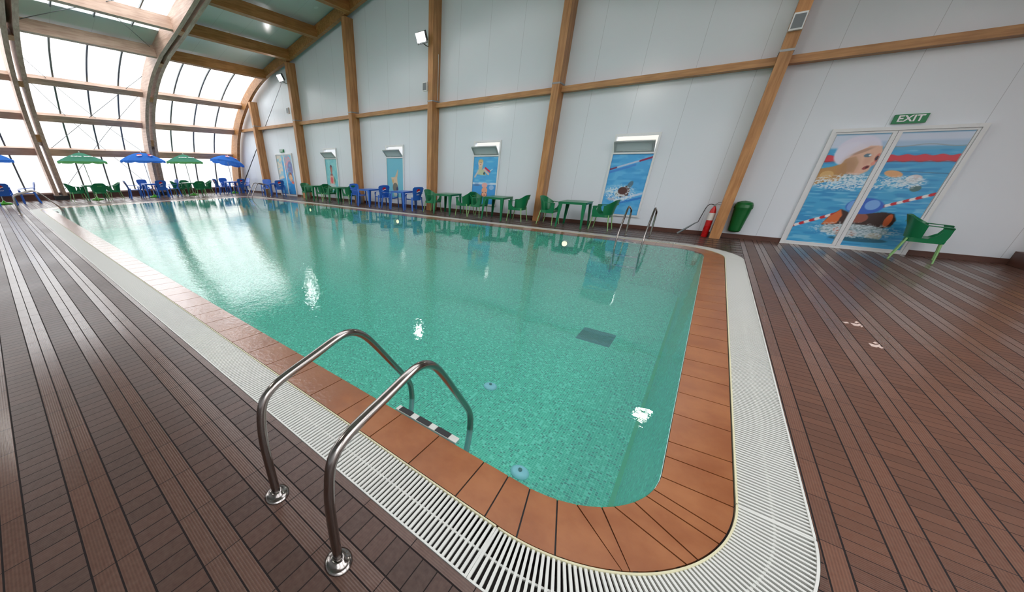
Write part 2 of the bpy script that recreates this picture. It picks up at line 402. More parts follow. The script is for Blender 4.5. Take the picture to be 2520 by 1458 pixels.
# coping stones: one continuous band cut by dark joints
def path_pt(off, s_):     # point at arc position (by matching parameters of the inner ring)
    pass
jo = .004
def cop_piece(b, a, c, d, e):   # quad corners inner a->b, outer d<-c, shrunk for joints
    z = 0.0
    b.add([(a[0],a[1],z-.012),(c[0],c[1],z-.012),(d[0],d[1],z+.001),(e[0],e[1],z+.001),(a[0],a[1],z-.04),(c[0],c[1],z-.04),(d[0],d[1],z-.04),(e[0],e[1],z-.04)],
          [(0,1,2,3),(0,4,5,1),(3,2,6,7),(1,5,6,2),(0,3,7,4)])
xo0, xo1, yo0, yo1 = PX0-CW, PX1+CW, PY0-CW, PY1+CW
J = [((-.61,PY0),(-.61,yo0)),((-.45,PY0),(-.43,yo0)),((-.32,1.369),(-.26,1.058)),((-.18,1.40),(-.09,1.099)),((-.09,1.432),(.17,1.21)),((.02,1.497),(.19,1.235)),
     ((.07,1.545),(.385,1.427)),((.145,1.645),(.42,1.486)),((.185,1.73),(.49,1.641)),((.21,1.803),(.517,1.723)),((.235,1.93),(.553,1.93)),((PX1,2.13),(xo1,2.14)),((PX1,2.29),(xo1,2.31))]
def arc_between(p, q, c, r, n):
    a0 = atan2(p[1]-c[1], p[0]-c[0]); a1 = atan2(q[1]-c[1], q[0]-c[0])
    if a1 < a0-pi: a1 += 2*pi
    return [(c[0]+r*cos(a0+(a1-a0)*k/n), c[1]+r*sin(a0+(a1-a0)*k/n)) for k in range(n+1)]
joints = list(J)
y = 2.31+.335
while y < PY1-RC-.05: joints.append(((PX1,y),(xo1,y))); y += .335
def fan(cx_, cy_, a0, a1, k):
    return [((cx_+RC*cos(radians(a)), cy_+RC*sin(radians(a))), (cx_+(RC+CW)*cos(radians(a)), cy_+(RC+CW)*sin(radians(a)))) for a in [a0+(a1-a0)*i/k for i in range(k+1)]]
joints += fan(PX1-RC, PY1-RC, 0, 90, 6)
x = PX1-RC-.335
while x > PX0+RC+.1: joints.append(((x,PY1),(x,yo1))); x -= .335
joints += fan(PX0+RC, PY1-RC, 90, 180, 6)
y = PY1-RC-.335
while y > PY0+RC+.1: joints.append(((PX0,y),(xo0,y))); y -= .335
joints += fan(PX0+RC, PY0+RC, 180, 270, 6)
x = -.61-.34
xs = []
while x > PX0+RC+.1: xs.append(x); x -= .34
joints += [((x,PY0),(x,yo0)) for x in reversed(xs)]
cpath = MB()
N = len(joints)
def snap(p, off):          # put a point on the rounded rectangle with offset
    x0,x1,y0,y1,r = PX0-off, PX1+off, PY0-off, PY1+off, RC+off
    px, py = p; ccx = min(max(px, x0+r), x1-r); ccy = min(max(py, y0+r), y1-r)
    d = hypot(px-ccx, py-ccy); 
    if d < 1e-6: return p
    return (ccx+(px-ccx)/d*r, ccy+(py-ccy)/d*r)
for i in range(N):
    (a, e_), (c, d_) = joints[i], joints[(i+1)%N]
    K = 4
    ai = [snap((a[0]+(c[0]-a[0])*k/K, a[1]+(c[1]-a[1])*k/K), 0) for k in range(K+1)]
    ao = [snap((e_[0]+(d_[0]-e_[0])*k/K, e_[1]+(d_[1]-e_[1])*k/K), CW) for k in range(K+1)]
    def shr(L):
        L = list(L); v0 = Vector((L[1][0]-L[0][0], L[1][1]-L[0][1])); v1 = Vector((L[-2][0]-L[-1][0], L[-2][1]-L[-1][1]))
        if v0.length > .012: v0 = v0.normalized()*jo; L[0] = (L[0][0]+v0.x, L[0][1]+v0.y)
        if v1.length > .012: v1 = v1.normalized()*jo; L[-1] = (L[-1][0]+v1.x, L[-1][1]+v1.y)
        return L
    ai, ao = shr(ai), shr(ao)
    for k in range(K): cop_piece(cpath, ai[k], ai[k+1], ao[k+1], ao[k])
coping = cpath.build('pool_coping', M['coping']); tag(coping, 'terracotta stone coping with dark joints edging the whole pool', 'pool coping')
b = MB(); A = ring(-.002); B_ = ring(CW); b.strip([(x,y,-.022) for x,y in A], [(x,y,-.006) for x,y in B_], True, False)
b.build('joint_mortar', M['dark'], coping)

# overflow grating: slats across the channel
A, B_ = ring(CW+.012), ring(CW+GW-.004)
def gseg(name, pts, label):
    root = thing(name, label, 'drain grating', (pts[0][0][0], pts[0][0][1], 0), 0, 'white overflow gratings around the pool')
    ox, oy = pts[0][0]
    sl = MB(); W = .0125
    for (p, q) in pts:
        p = Vector((p[0]-ox,p[1]-oy,-.006)); q = Vector((q[0]-ox,q[1]-oy,-.006)); sl.bar(p, q, W, .014)
    sl.build('slats', M['white'], root)
    for fr_, nm, w, h, z in ((.5,'centre_rib',.010,.012,-.012),(.985,'outer_rim',.010,.02,-.007),(.0,'inner_rim',.009,.024,-.006)):
        rb = MB(); L = [Vector((p[0]+(q[0]-p[0])*fr_-ox, p[1]+(q[1]-p[1])*fr_-oy, z)) for p, q in pts]
        L2 = [L[0]] + [L[i] for i in range(1,len(L)-1) if (L[i]-L[i-1]).normalized().dot((L[i+1]-L[i]).normalized()) < .99999] + [L[-1]]
        for a_, c_ in zip(L2, L2[1:]): rb.bar(a_, c_, w, h)
        rb.build(nm, M['cream'] if nm == 'inner_rim' else M['white'], root)
    return root
def side(p0, p1, q0, q1):
    L = hypot(p1[0]-p0[0], p1[1]-p0[1]); n = int(L/.0252)
    return [((p0[0]+(p1[0]-p0[0])*k/n, p0[1]+(p1[1]-p0[1])*k/n), (q0[0]+(q1[0]-q0[0])*k/n, q0[1]+(q1[1]-q0[1])*k/n)) for k in range(n+1)]
def corner(cx_, cy_, a0):
    r0, r1 = RC+CW+.012, RC+CW+GW-.004; n = 66
    return [((cx_+r0*cos(a), cy_+r0*sin(a)), (cx_+r1*cos(a), cy_+r1*sin(a))) for a in [radians(a0+90*(k+.5)/n) for k in range(n)]]
gi, go = CW+.012, CW+GW-.004
X0, X1, Y0, Y1 = PX0+RC, PX1-RC, PY0+RC, PY1-RC
gseg('drain_grating', side((X0,PY0-gi),(X1,PY0-gi),(X0,PY0-go),(X1,PY0-go)), 'long white slatted grating in front of the nearest ladder')
gseg('drain_grating', corner(X1, Y0, -90), 'curved white slatted grating at the nearest pool corner')
gseg('drain_grating', side((PX1+gi,Y0),(PX1+gi,Y1),(PX1+go,Y0),(PX1+go,Y1)), 'straight white slatted grating along the right end of the pool')
gseg('drain_grating', corner(X1, Y1, 0), 'curved white slatted grating at the corner nearest the large exit door')
gseg('drain_grating', side((X1,PY1+gi),(X0,PY1+gi),(X1,PY1+go),(X0,PY1+go)), 'long white slatted grating in front of the chairs along the wall')
gseg('drain_grating', corner(X0, Y1, 90), 'curved white slatted grating at the far pool corner by the blue chairs')
gseg('drain_grating', side((PX0-gi,Y1),(PX0-gi,Y0),(PX0-go,Y1),(PX0-go,Y0)), 'white slatted grating in front of the parasols')
gseg('drain_grating', corner(X0, Y0, 180), 'curved white slatted grating at the far left pool corner')
b = MB(); A, B_ = ring(CW), ring(CW+GW); 
b.strip([(x,y,-.15) for x,y in A], [(x,y,-.15) for x,y in B_], True, False)
b.strip([(x,y,-.15) for x,y in A], [(x,y,-.0) for x,y in A], True, False); b.strip([(x,y,-.15) for x,y in B_], [(x,y,-.0) for x,y in B_], True, False)
struct(b.build('trim_2', M['trough']), 'dark overflow channel under the gratings')

# fittings in the pool
for px, py, lb in ((-.66,2.3,'pale blue round inlet on pool floor close to the nearest corner'),(-1.54,3.34,'small pale blue round inlet further out on pool floor')):
    t = thing('floor_inlet', lb, 'pool fitting', (px,py,ZF), 0, 'round inlets on the pool floor')
    MB().lathe([(.0,.0),(.085,.0),(.085,.012),(.06,.03),(.025,.035),(.0,.035)], n=28).build('inlet_body', M['inlet'], t)
    MB().lathe([(.0,.036),(.018,.037),(.018,.05),(.0,.05)], n=14).build('nozzle', M['dark'], t)
t = thing('floor_drain', 'dark rectangular drain grille on the pool floor', 'drain', (-.84,5.78,ZF))
b = MB()
for k in range(13): b.box(-.24,.24,-.25+k*.04,-.25+k*.04+.022,.002,.02)
b.build('drain_slats', M['drain'], t); MB().box(-.26,.26,-.27,.27,0,.006).build('drain_frame', M['drain'], t)
for px, w in ((-2.71,'right'),(-8.9,'middle'),(-14.6,'left')):
    t = thing('underwater_lamp', 'glowing underwater lamp in far pool wall, %s one of three' % w, 'lamp', (px,PY1-.03,-.24), 0, 'underwater lamps')
    q = MB().lathe([(.0,0),(.07,0)], n=20).build('lamp_lens', M['plight'], t); q.rotation_euler = (pi/2,0,0); q.location = (0,-.035,0)
    q = MB().lathe([(.07,.0),(.1,.0),(.1,.03),(.07,.03)], n=20).build('lamp_rim', M['steel'], t); q.rotation_euler = (pi/2,0,0); q.location = (0,0,0)

# footprints painted on the deck
def mark(polys, label):
    b = MB()
    for P in polys: b.prism(P, .001, .0025)
    tag(b.build('footprint_mark', M['paint']), label, 'floor mark', 'pale marks on the right deck')
mark([[(1.672,5.215),(1.69,5.212),(1.712,5.20),(1.735,5.22),(1.755,5.25),(1.748,5.18),(1.705,5.12),(1.675,5.13)],[(1.712,5.262),(1.735,5.305),(1.752,5.27),(1.722,5.235)],[(1.725,5.145),(1.748,5.185),(1.76,5.15),(1.738,5.12)]], 'small pale footprint-like mark on the right deck, the nearer one')
mark([[(1.665,5.845),(1.70,5.85),(1.718,5.84),(1.74,5.885),(1.748,5.84),(1.712,5.765),(1.675,5.76)],[(1.705,5.90),(1.73,5.96),(1.75,5.93),(1.715,5.87)],[(1.728,5.795),(1.752,5.825),(1.75,5.79),(1.732,5.745)],[(1.60,5.83),(1.645,5.865),(1.65,5.815),(1.615,5.785)]], 'small pale footprint-like mark on the right deck, the farther one')

# ------------------------------------------------------------------ gable wall with hopper openings
WIN = [(-16.28,-15.32,'2'),(-11.70,-10.72,'3'),(-7.16,-6.16,'4'),(-2.52,-1.52,'5')]
def wallstrip(b, x0, x1, z0=None, z1=None, t=.12):
    n = max(1, int((x1-x0)/.8)); xs = [x0+(x1-x0)*k/n for k in range(n+1)]
    ks = sorted(set([round(v,4) for v in xs]+[round(p[0],4) for p in GF if x0 < p[0] < x1]))
    lo = [(x, 0 if z0 is None else z0) for x in ks]; hi = [(x, roofz(x)+.15 if z1 is None else z1) for x in ks]
    if len(lo)+len(hi) > 4 and z1 is not None: lo = [lo[0],lo[-1]]; hi=[hi[0],hi[-1]]
    b.prism(lo+hi[::-1], YG, YG+t, 'xz')
b = MB(); x = -27.3
for a, c, _ in WIN:
    wallstrip(b, x, a); wallstrip(b, a, c, 0, 2.03); wallstrip(b, a, c, 2.42, None); x = c
wallstrip(b, x, 9.6)
struct(b.build('wall_gable', M['wall']), 'tall white panelled gable wall')
b = MB(); b.prism([(p[0],p[1]+.1) for p in GF], YB-.12, YB, 'xz'); struct(b.build('wall_rear', M['wall']), 'rear gable wall')
MB_ = MB(); 
for a, c in ((-26.8,1.62),(3.50,9.5)): MB_.box(a, c, YG-.03, YG, 0, .10)
struct(MB_.build('baseboard_gable', M['brown']), 'brown skirting along the gable wall')
b = MB(); b.box(-26.95,-26.75,YB,YG,0,.26); struct(b.build('baseboard_left', M['brown']), 'brown plinth under the glazing')
b = MB(); b.box(-26.98,-26.70,YB,YG,.26,.33); struct(b.build('trim_3', M['sill']), 'pinkish sill on the plinth under the glazing')

b = MB(); b.box(4.70,5.3,11.28,YG,0,.24); struct(b.build('trim_4', M['brown']), 'brown plinth around the foot of the rightmost column')
# glazing, roof
def skin(name, P, y0, y1, mat, label, t=.02):
    b = MB(); n = len(P)
    nr = []
    for i in range(n):
        a = Vector(P[max(i-1,0)]); c = Vector(P[min(i+1,n-1)]); d = (c-a).normalized(); nr.append(Vector((-d.y, d.x)))
    O = [(P[i][0]+nr[i].x*t, P[i][1]+nr[i].y*t) for i in range(n)]
    b.prism(list(P)+O[::-1], y0, y1, 'xz'); return struct(b.build(name, mat), label)
iw = next(i for i, p in enumerate(Gs) if p[0] > -21.4); ig = next(i for i, p in enumerate(Gs) if p[0] > -19.3)
WALLG = Gs[:iw+1]
GM = [(2*XM-x, z) for x, z in WALLG][::-1]
bayn = ['behind the camera','beside the left deck','between near and middle arches','between middle arch and gable wall']
for i, (y0, y1) in enumerate(BAYS):
    w = skin('window_%d' % (i+1), WALLG, y0+.01, y1-.01, M['glaze'], 'curved translucent glazing ' + bayn[i], .012)
    step = (min(y1, 11.55)-y0)/4
    for k in (1,2,3) if i else ():
        yy = y0+step*k; mb = MB(); Q = WALLG
        for a, c in zip(Q, Q[1:]): mb.bar((a[0]+.03,yy,a[1]), (c[0]+.03,yy,c[1]), .07, .06, (0,1,0)) if False else mb.bar((a[0]+.03,yy,a[1]-.01), (c[0]+.03,yy,c[1]-.01), .065, .06, (-(c[1]-a[1]),0,c[0]-a[0]))
        mb.build('mullion', M['grey'], w)
    if i == 3: skin('wall_right_light_block', GM, y0+.01, y1, M['wallside'], 'unseen white side wall added to cut light, right of the lone green chair', .05)  # out-of-view bay made opaque to cut light on the gable wall
    else: skin('window_%d' % (i+5), GM, y0+.01, y1-.01, M['glaze'], 'curved translucent glazing on the opposite side, ' + bayn[i], .012)
mirr = lambda P: [(2*XM-x, z) for x, z in P][::-1]
roofL = Gs[iw:]
for i, (y0, y1) in enumerate(BAYS):
    if i in (0, 1, 3):
        rp = roofL + mirr(roofL)[1:]; o = skin('ceiling_%d' % (i+1), rp, y0, y1, M['roof'], 'grey insulated roof panels ' + bayn[i], .1)
    else:
        lo = Gs[iw:ig+1]; up = Gs[ig:]; skin('ceiling_%d' % (i+1), lo, y0, y1, M['roof'], 'grey insulated strip at the foot of the skylight ' + bayn[i], .1)
        w = skin('window_%d' % (i+9), up+mirr(up)[1:], y0, y1, M['glaze'], 'translucent skylight ' + bayn[i], .012)
        skin('ceiling_%d' % (i+11), mirr(lo), y0, y1, M['roof'], 'grey insulated strip on the opposite side ' + bayn[i], .1)
        for k in (1,2,3):
            yy = y0+(y1-y0)/4*k; mb = MB()
            for a, c in zip(up, up[1:]): mb.bar((a[0],yy,a[1]-.04), (c[0],yy,c[1]-.04), .045, .06, (-(c[1]-a[1]),0,c[0]-a[0]))
            mb.build('mullion', M['grey'], w)

# arch frames: twin glulam beams with spacer blocks
def beam(b, y0, y1, P, Q):
    n = len(P)
    vs = [(x,y0,z) for x,z in P]+[(x,y1,z) for x,z in P]+[(x,y0,z) for x,z in Q]+[(x,y1,z) for x,z in Q]
    fs = []
    for i in range(n-1):
        fs += [(i,i+1,n+i+1,n+i),(2*n+i,3*n+i,3*n+i+1,2*n+i+1),(i,2*n+i,2*n+i+1,i+1),(n+i,n+i+1,3*n+i+1,3*n+i)]
    fs += [(0,n,3*n,2*n),(n-1,3*n-1,4*n-1,2*n-1)]
    b.add(vs, fs)
NP = 60
def up_(p): return min(1, max(0, (p[1]-4.2)/1.6))
GR = resample(mir([(p[0]+.05-.08*up_(p), p[1]-.03+.17*up_(p)) for p in Gs]), NP*2-1); IR = resample(mir([(p[0]+.10*up_(p)*(p[0]<-20), p[1]-.14*up_(p)) for p in Is]), NP*2-1)
IG = resample(IF, NP*2-1); IG[0] = (IG[0][0],0); IG[-1] = (IG[-1][0],0); GG = resample(mir([(p[0]+.05, p[1]-.03) for p in Gs]), NP*2-1); GG[0] = (GG[0][0],0); GG[-1] = (GG[-1][0],0)
GR[0] = (GR[0][0], 0); IR[0] = (IR[0][0], 0); GR[-1] = (GR[-1][0], 0); IR[-1] = (IR[-1][0], 0)
for yf, nm in FR:
    t = thing('timber_arch', 'curved laminated timber arch of twin beams, %s one across the hall' % nm, 'roof arch', (IR[0][0], yf, 0), 0, 'laminated timber arches')
    off = (IR[0][0], yf)
    def loc(P): return [(x-off[0], z) for x, z in P]
    for ya, yb in ((-.22,-.07),(.07,.22)):
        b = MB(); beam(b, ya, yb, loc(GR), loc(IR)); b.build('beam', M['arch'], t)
    for k in (8, 16, 24, 33, 44, 60, 76, 90, 104, 112):
        b = MB(); P = loc(GR)[k:k+2]; Q = loc(IR)[k:k+2]; beam(b, -.075, .075, P, Q); b.build('spacer_block', M['colw'], t)
    for sx in (0, -1):
        b = MB(); xa, xb = sorted((loc(GR)[sx][0], loc(IR)[sx][0])); b.box(xa-.03, xb+.05, -.26, .26, 0, .22); b.build('base_shoe', M['dark'], t)
# gable frame: single beam on the wall
b = MB(); beam(b, 11.42, 11.6, GG, IG)
t = b.build('timber_arch', M['purw']); tag(t, 'single curved timber arch fixed along the top of the gable wall', 'roof arch', 'laminated timber arches')

# purlins
WZ = [(2.32,'z','lowest'),(3.78,'z','second'),(5.05,'z','third')]
RX = [(-20.3,'x','fourth'),(-17.8,'x','fifth'),(-15.45,'x','sixth'),(-13.2,'x','seventh'),(-10.9,'x','eighth')]
pb = [(-1.98,2.08,'left of the near arch'),(2.52,6.53,'between near and middle arches'),(6.97,11.42,'between middle arch and gable wall')]
for (y0, y1, wh) in pb:
    for v, k, nm in WZ+RX:
        p, tg = gpoint(v, k); nrm = Vector((tg.y, -tg.x))
        tt, rr = (.34, .16) if k == 'z' else (.17, .40)
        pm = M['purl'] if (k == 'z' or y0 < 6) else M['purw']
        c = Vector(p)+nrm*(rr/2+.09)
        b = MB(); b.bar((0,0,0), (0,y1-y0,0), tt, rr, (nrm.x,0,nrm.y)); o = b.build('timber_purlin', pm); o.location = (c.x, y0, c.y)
        tag(o, '%s timber purlin up from the floor, %s' % (nm, wh), 'purlin', 'timber purlins')
# mirrored purlins on the other slope
for (y0, y1, wh) in pb[1:]:
    for v, k, nm in [(XM,'x','ridge')]+[(2*XM-a, bk, n_) for a, bk, n_ in RX]:
        xx = v if v == XM else v; z = roofz(xx)-.22
        b = MB(); b.box(-.07,.07,0,y1-y0,-.13,.13); o = b.build('timber_purlin', M['purw']); o.location = (xx,y0,z)
        tag(o, '%s purlin of the far roof slope, %s' % (nm, wh), 'purlin', 'timber purlins')

# bracing rods in the bay between near and middle arches
def gp3(v, k, y, inset=.2):
    p, tg = gpoint(v, k); return (p[0]+tg.y*inset, y, p[1]-tg.x*inset)
rods = [((.5,'z',2.6),(5.0,'z',6.45),'low to high across the lower glazing'),((5.0,'z',2.6),(.5,'z',6.45),'high to low across the lower glazing'),
        ((2.4,'z',2.6),(5.6,'z',6.45),'rising steeply across the upper glazing'),((5.6,'z',2.6),(2.4,'z',6.45),'falling across the upper glazing'),
        ((-20.3,'x',2.6),(-15.5,'x',6.45),'rising across the skylight'),((-15.5,'x',2.6),(-20.3,'x',6.45),'falling across the skylight')]
for a, c, lb in rods:
    b = MB(); pts = []
    for k in range(9):
        w = k/8
        if a[1] == 'z':
            pa = gpoint(a[0]+(c[0]-a[0])*w, 'z'); 
        else: pa = gpoint(a[0]+(c[0]-a[0])*w, 'x')
        (p, tg) = pa; pts.append((p[0]+tg.y*.16, a[2]+(c[2]-a[2])*w, p[1]-tg.x*.16))
    b.tube(pts, .011, 6); tag(b.build('bracing_rod', M['grey']), 'thin steel bracing rod %s' % lb, 'bracing rod', 'steel bracing rods')

# ------------------------------------------------------------------ gable columns and rails
CX = [-22.55,-18.14,-13.60,-9.06,-4.46,.26,4.86]
cn = ['beside the far left glazing','between the small exit door and the seated-person poster','between the seated-person and diver poster','between the diver and baby poster','between the baby and swimmer poster','beside the red extinguisher','at the right beyond the lone green chair']
def izin(x):
    for a, b_ in zip(IF, IF[1:]):
        if a[0] <= x <= b_[0] and b_[0] > a[0]: return a[1]+(b_[1]-a[1])*(x-a[0])/(b_[0]-a[0])
    return 7
for x, nm in zip(CX, cn):
    t = thing('timber_column', 'square timber column against white wall, ' + nm, 'column', (x+.105,11.4,0), 0, 'timber columns along the gable wall')
    h = min(izin(x),izin(x+.21))-.004; MB().box(-.105,.105,0,.449,.0,h).build('column_shaft', M['colw'], t)
    MB().box(-.115,.115,-.008,.44,3.79,3.83).build('strap', M['steelm'], t)
    b = MB(); b.box(.106,.116,.12,.34,0.0,.28); b.box(-.116,-.106,.12,.34,0.0,.28); b.build('base_bracket', M['steelm'], t)
xs_ = [-24.75]+CX+[7.2]
for i in range(len(xs_)-1):
    a = xs_[i]+(.215 if i else 0); c = xs_[i+1]-.004
    b = MB(); b.box(0,c-a,0,.24,-.07,.07); o = b.build('wall_rail', M['railw']); o.location = (a+.002,11.6,3.68)
    tag(o, 'horizontal timber rail on gable wall, %s bay from the left' % ['first','second','third','fourth','fifth','sixth','seventh','eighth'][i], 'rail', 'timber rails across the gable wall')
# conduit on the fourth column
b = MB(); b.tube([(0,0,0),(0,0,1.35)], .012, 8); o = b.build('cable_conduit', M['redw']); o.location = (-8.83,11.7,3.85); tag(o, 'thin pale conduit on the side of the fourth column', 'conduit')

# ------------------------------------------------------------------ painted films (posters)
rng = np.random.default_rng(3)
def vnoise(X, Y, s, seed=0):
    r = np.random.default_rng(seed); gx = X*s; gy = Y*s; x0 = np.floor(gx).astype(int); y0 = np.floor(gy).astype(int)
    T = r.random((97,97)); fx = gx-x0; fy = gy-y0; fx = fx*fx*(3-2*fx); fy = fy*fy*(3-2*fy)
    g = lambda a, b_: T[a % 97, b_ % 97]
    return (g(x0,y0)*(1-fx)+g(x0+1,y0)*fx)*(1-fy)+(g(x0,y0+1)*(1-fx)+g(x0+1,y0+1)*fx)*fy
class Canvas:
    def __init__(s, x0, x1, z0, z1, res=.009):
        s.nx = int((x1-x0)/res)+1; s.nz = int((z1-z0)/res)+1
        s.X, s.Z = np.meshgrid(np.linspace(x0,x1,s.nx), np.linspace(z0,z1,s.nz)); s.C = np.zeros((s.nz,s.nx,3)); s.b = (x0,x1,z0,z1)
    def put(s, mask, rgb, a=1.0):
        mk = np.clip(mask,0,1)[...,None]*a; s.C = s.C*(1-mk)+np.array(rgb, float)[None,None]*mk
    def fill(s, rgb): s.C[:] = rgb
    def grad(s, rgb0, rgb1):
        t = ((s.Z-s.b[2])/(s.b[3]-s.b[2]))[...,None]; s.C = np.array(rgb0)*(1-t)+np.array(rgb1)*t
    def waves(s, rgb, a, sx, sz, seed, th=.6): s.put(np.clip((vnoise(s.X*sx, s.Z*sz, 1, seed)-th)*5,0,1), rgb, a)
    def ell(s, x, z, rx, rz, rgb, a=1.0, rot=0, soft=.12):
        dx = s.X-x; dz = s.Z-z; c, n_ = cos(rot), sin(rot); u = (dx*c+dz*n_)/rx; v = (-dx*n_+dz*c)/rz
        s.put((1-np.sqrt(u*u+v*v))/soft+.5, rgb, a)
    def poly(s, pts, rgb, a=1.0):
        ins = np.zeros(s.X.shape, bool); n = len(pts)
        for i in range(n):
            (xa,za),(xb,zb) = pts[i], pts[(i+1)%n]
            if abs(zb-za) < 1e-9: continue
            ins ^= ((s.Z > za) != (s.Z > zb)) & (s.X < (xb-xa)*(s.Z-za)/(zb-za)+xa)
        mk = ins.astype(float)
        mk = (mk+np.roll(mk,1,0)+np.roll(mk,-1,0)+np.roll(mk,1,1)+np.roll(mk,-1,1))/5
        s.put(mk, rgb, a)
    def seg(s, p, q, w, rgb, a=1.0):
        d = np.array(q)-np.array(p); L = np.hypot(*d); t = np.clip(((s.X-p[0])*d[0]+(s.Z-p[1])*d[1])/L**2,0,1)
        dist = np.hypot(s.X-(p[0]+t*d[0]), s.Z-(p[1]+t*d[1])); s.put((w-dist)/.008+.5, rgb, a)
    def foam(s, x, z, rx, rz, rgb=(226,238,244), a=.9, seed=5, th=.5, sc=34):
        dx = (s.X-x)/rx; dz = (s.Z-z)/rz; e = np.clip(1.2-np.sqrt(dx*dx+dz*dz),0,1)
        nz_ = vnoise(s.X*sc, s.Z*sc*1.6, 1, seed)*.6+vnoise(s.X*sc*2.1, s.Z*sc*3, 1, seed+1)*.4
        s.put(np.clip((nz_-th+e*.18)*6,0,1)*np.clip(e*3,0,1), rgb, a)
    def rope(s, p, q, w, n, c1=(196,40,52), c2=(236,232,232)):
        for k in range(n):
            a = [p[0]+(q[0]-p[0])*k/n, p[1]+(q[1]-p[1])*k/n]; b_ = [p[0]+(q[0]-p[0])*(k+.7)/n, p[1]+(q[1]-p[1])*(k+.7)/n]
            s.seg(a, b_, w, c1 if k % 2 == 0 else c2)
    def mesh(s, name, parent, ox=0, x0=None, x1=None, y=0, yaw=None):
        X, Z, C = s.X, s.Z, s.C
        if x0 is not None:
            m = (X[0] >= x0-1e-6) & (X[0] <= x1+1e-6); X, Z, C = X[:,m], Z[:,m], C[:,m]
        nz, nx = X.shape
        vs = [(float(X[j,i])-ox, y, float(Z[j,i])) for j in range(nz) for i in range(nx)]
        fs = [(j*nx+i, j*nx+i+1, (j+1)*nx+i+1, (j+1)*nx+i) for j in range(nz-1) for i in range(nx-1)]
        me = bpy.data.meshes.new(name); me.from_pydata(vs, [], fs); me.materials.append(M['poster'])
        at = me.color_attributes.new('paint', 'FLOAT_COLOR', 'POINT')
        c = np.clip(C.reshape(-1,3)/255,0,1); c = np.where(c <= .04045, c/12.92, ((c+.055)/1.055)**2.4)
        at.data.foreach_set('color', np.concatenate([c, np.ones((len(c),1))],1).astype(np.float32).ravel()); me.update()
        o = bpy.data.objects.new(name, me); COL.objects.link(o); o.parent = parent; return o

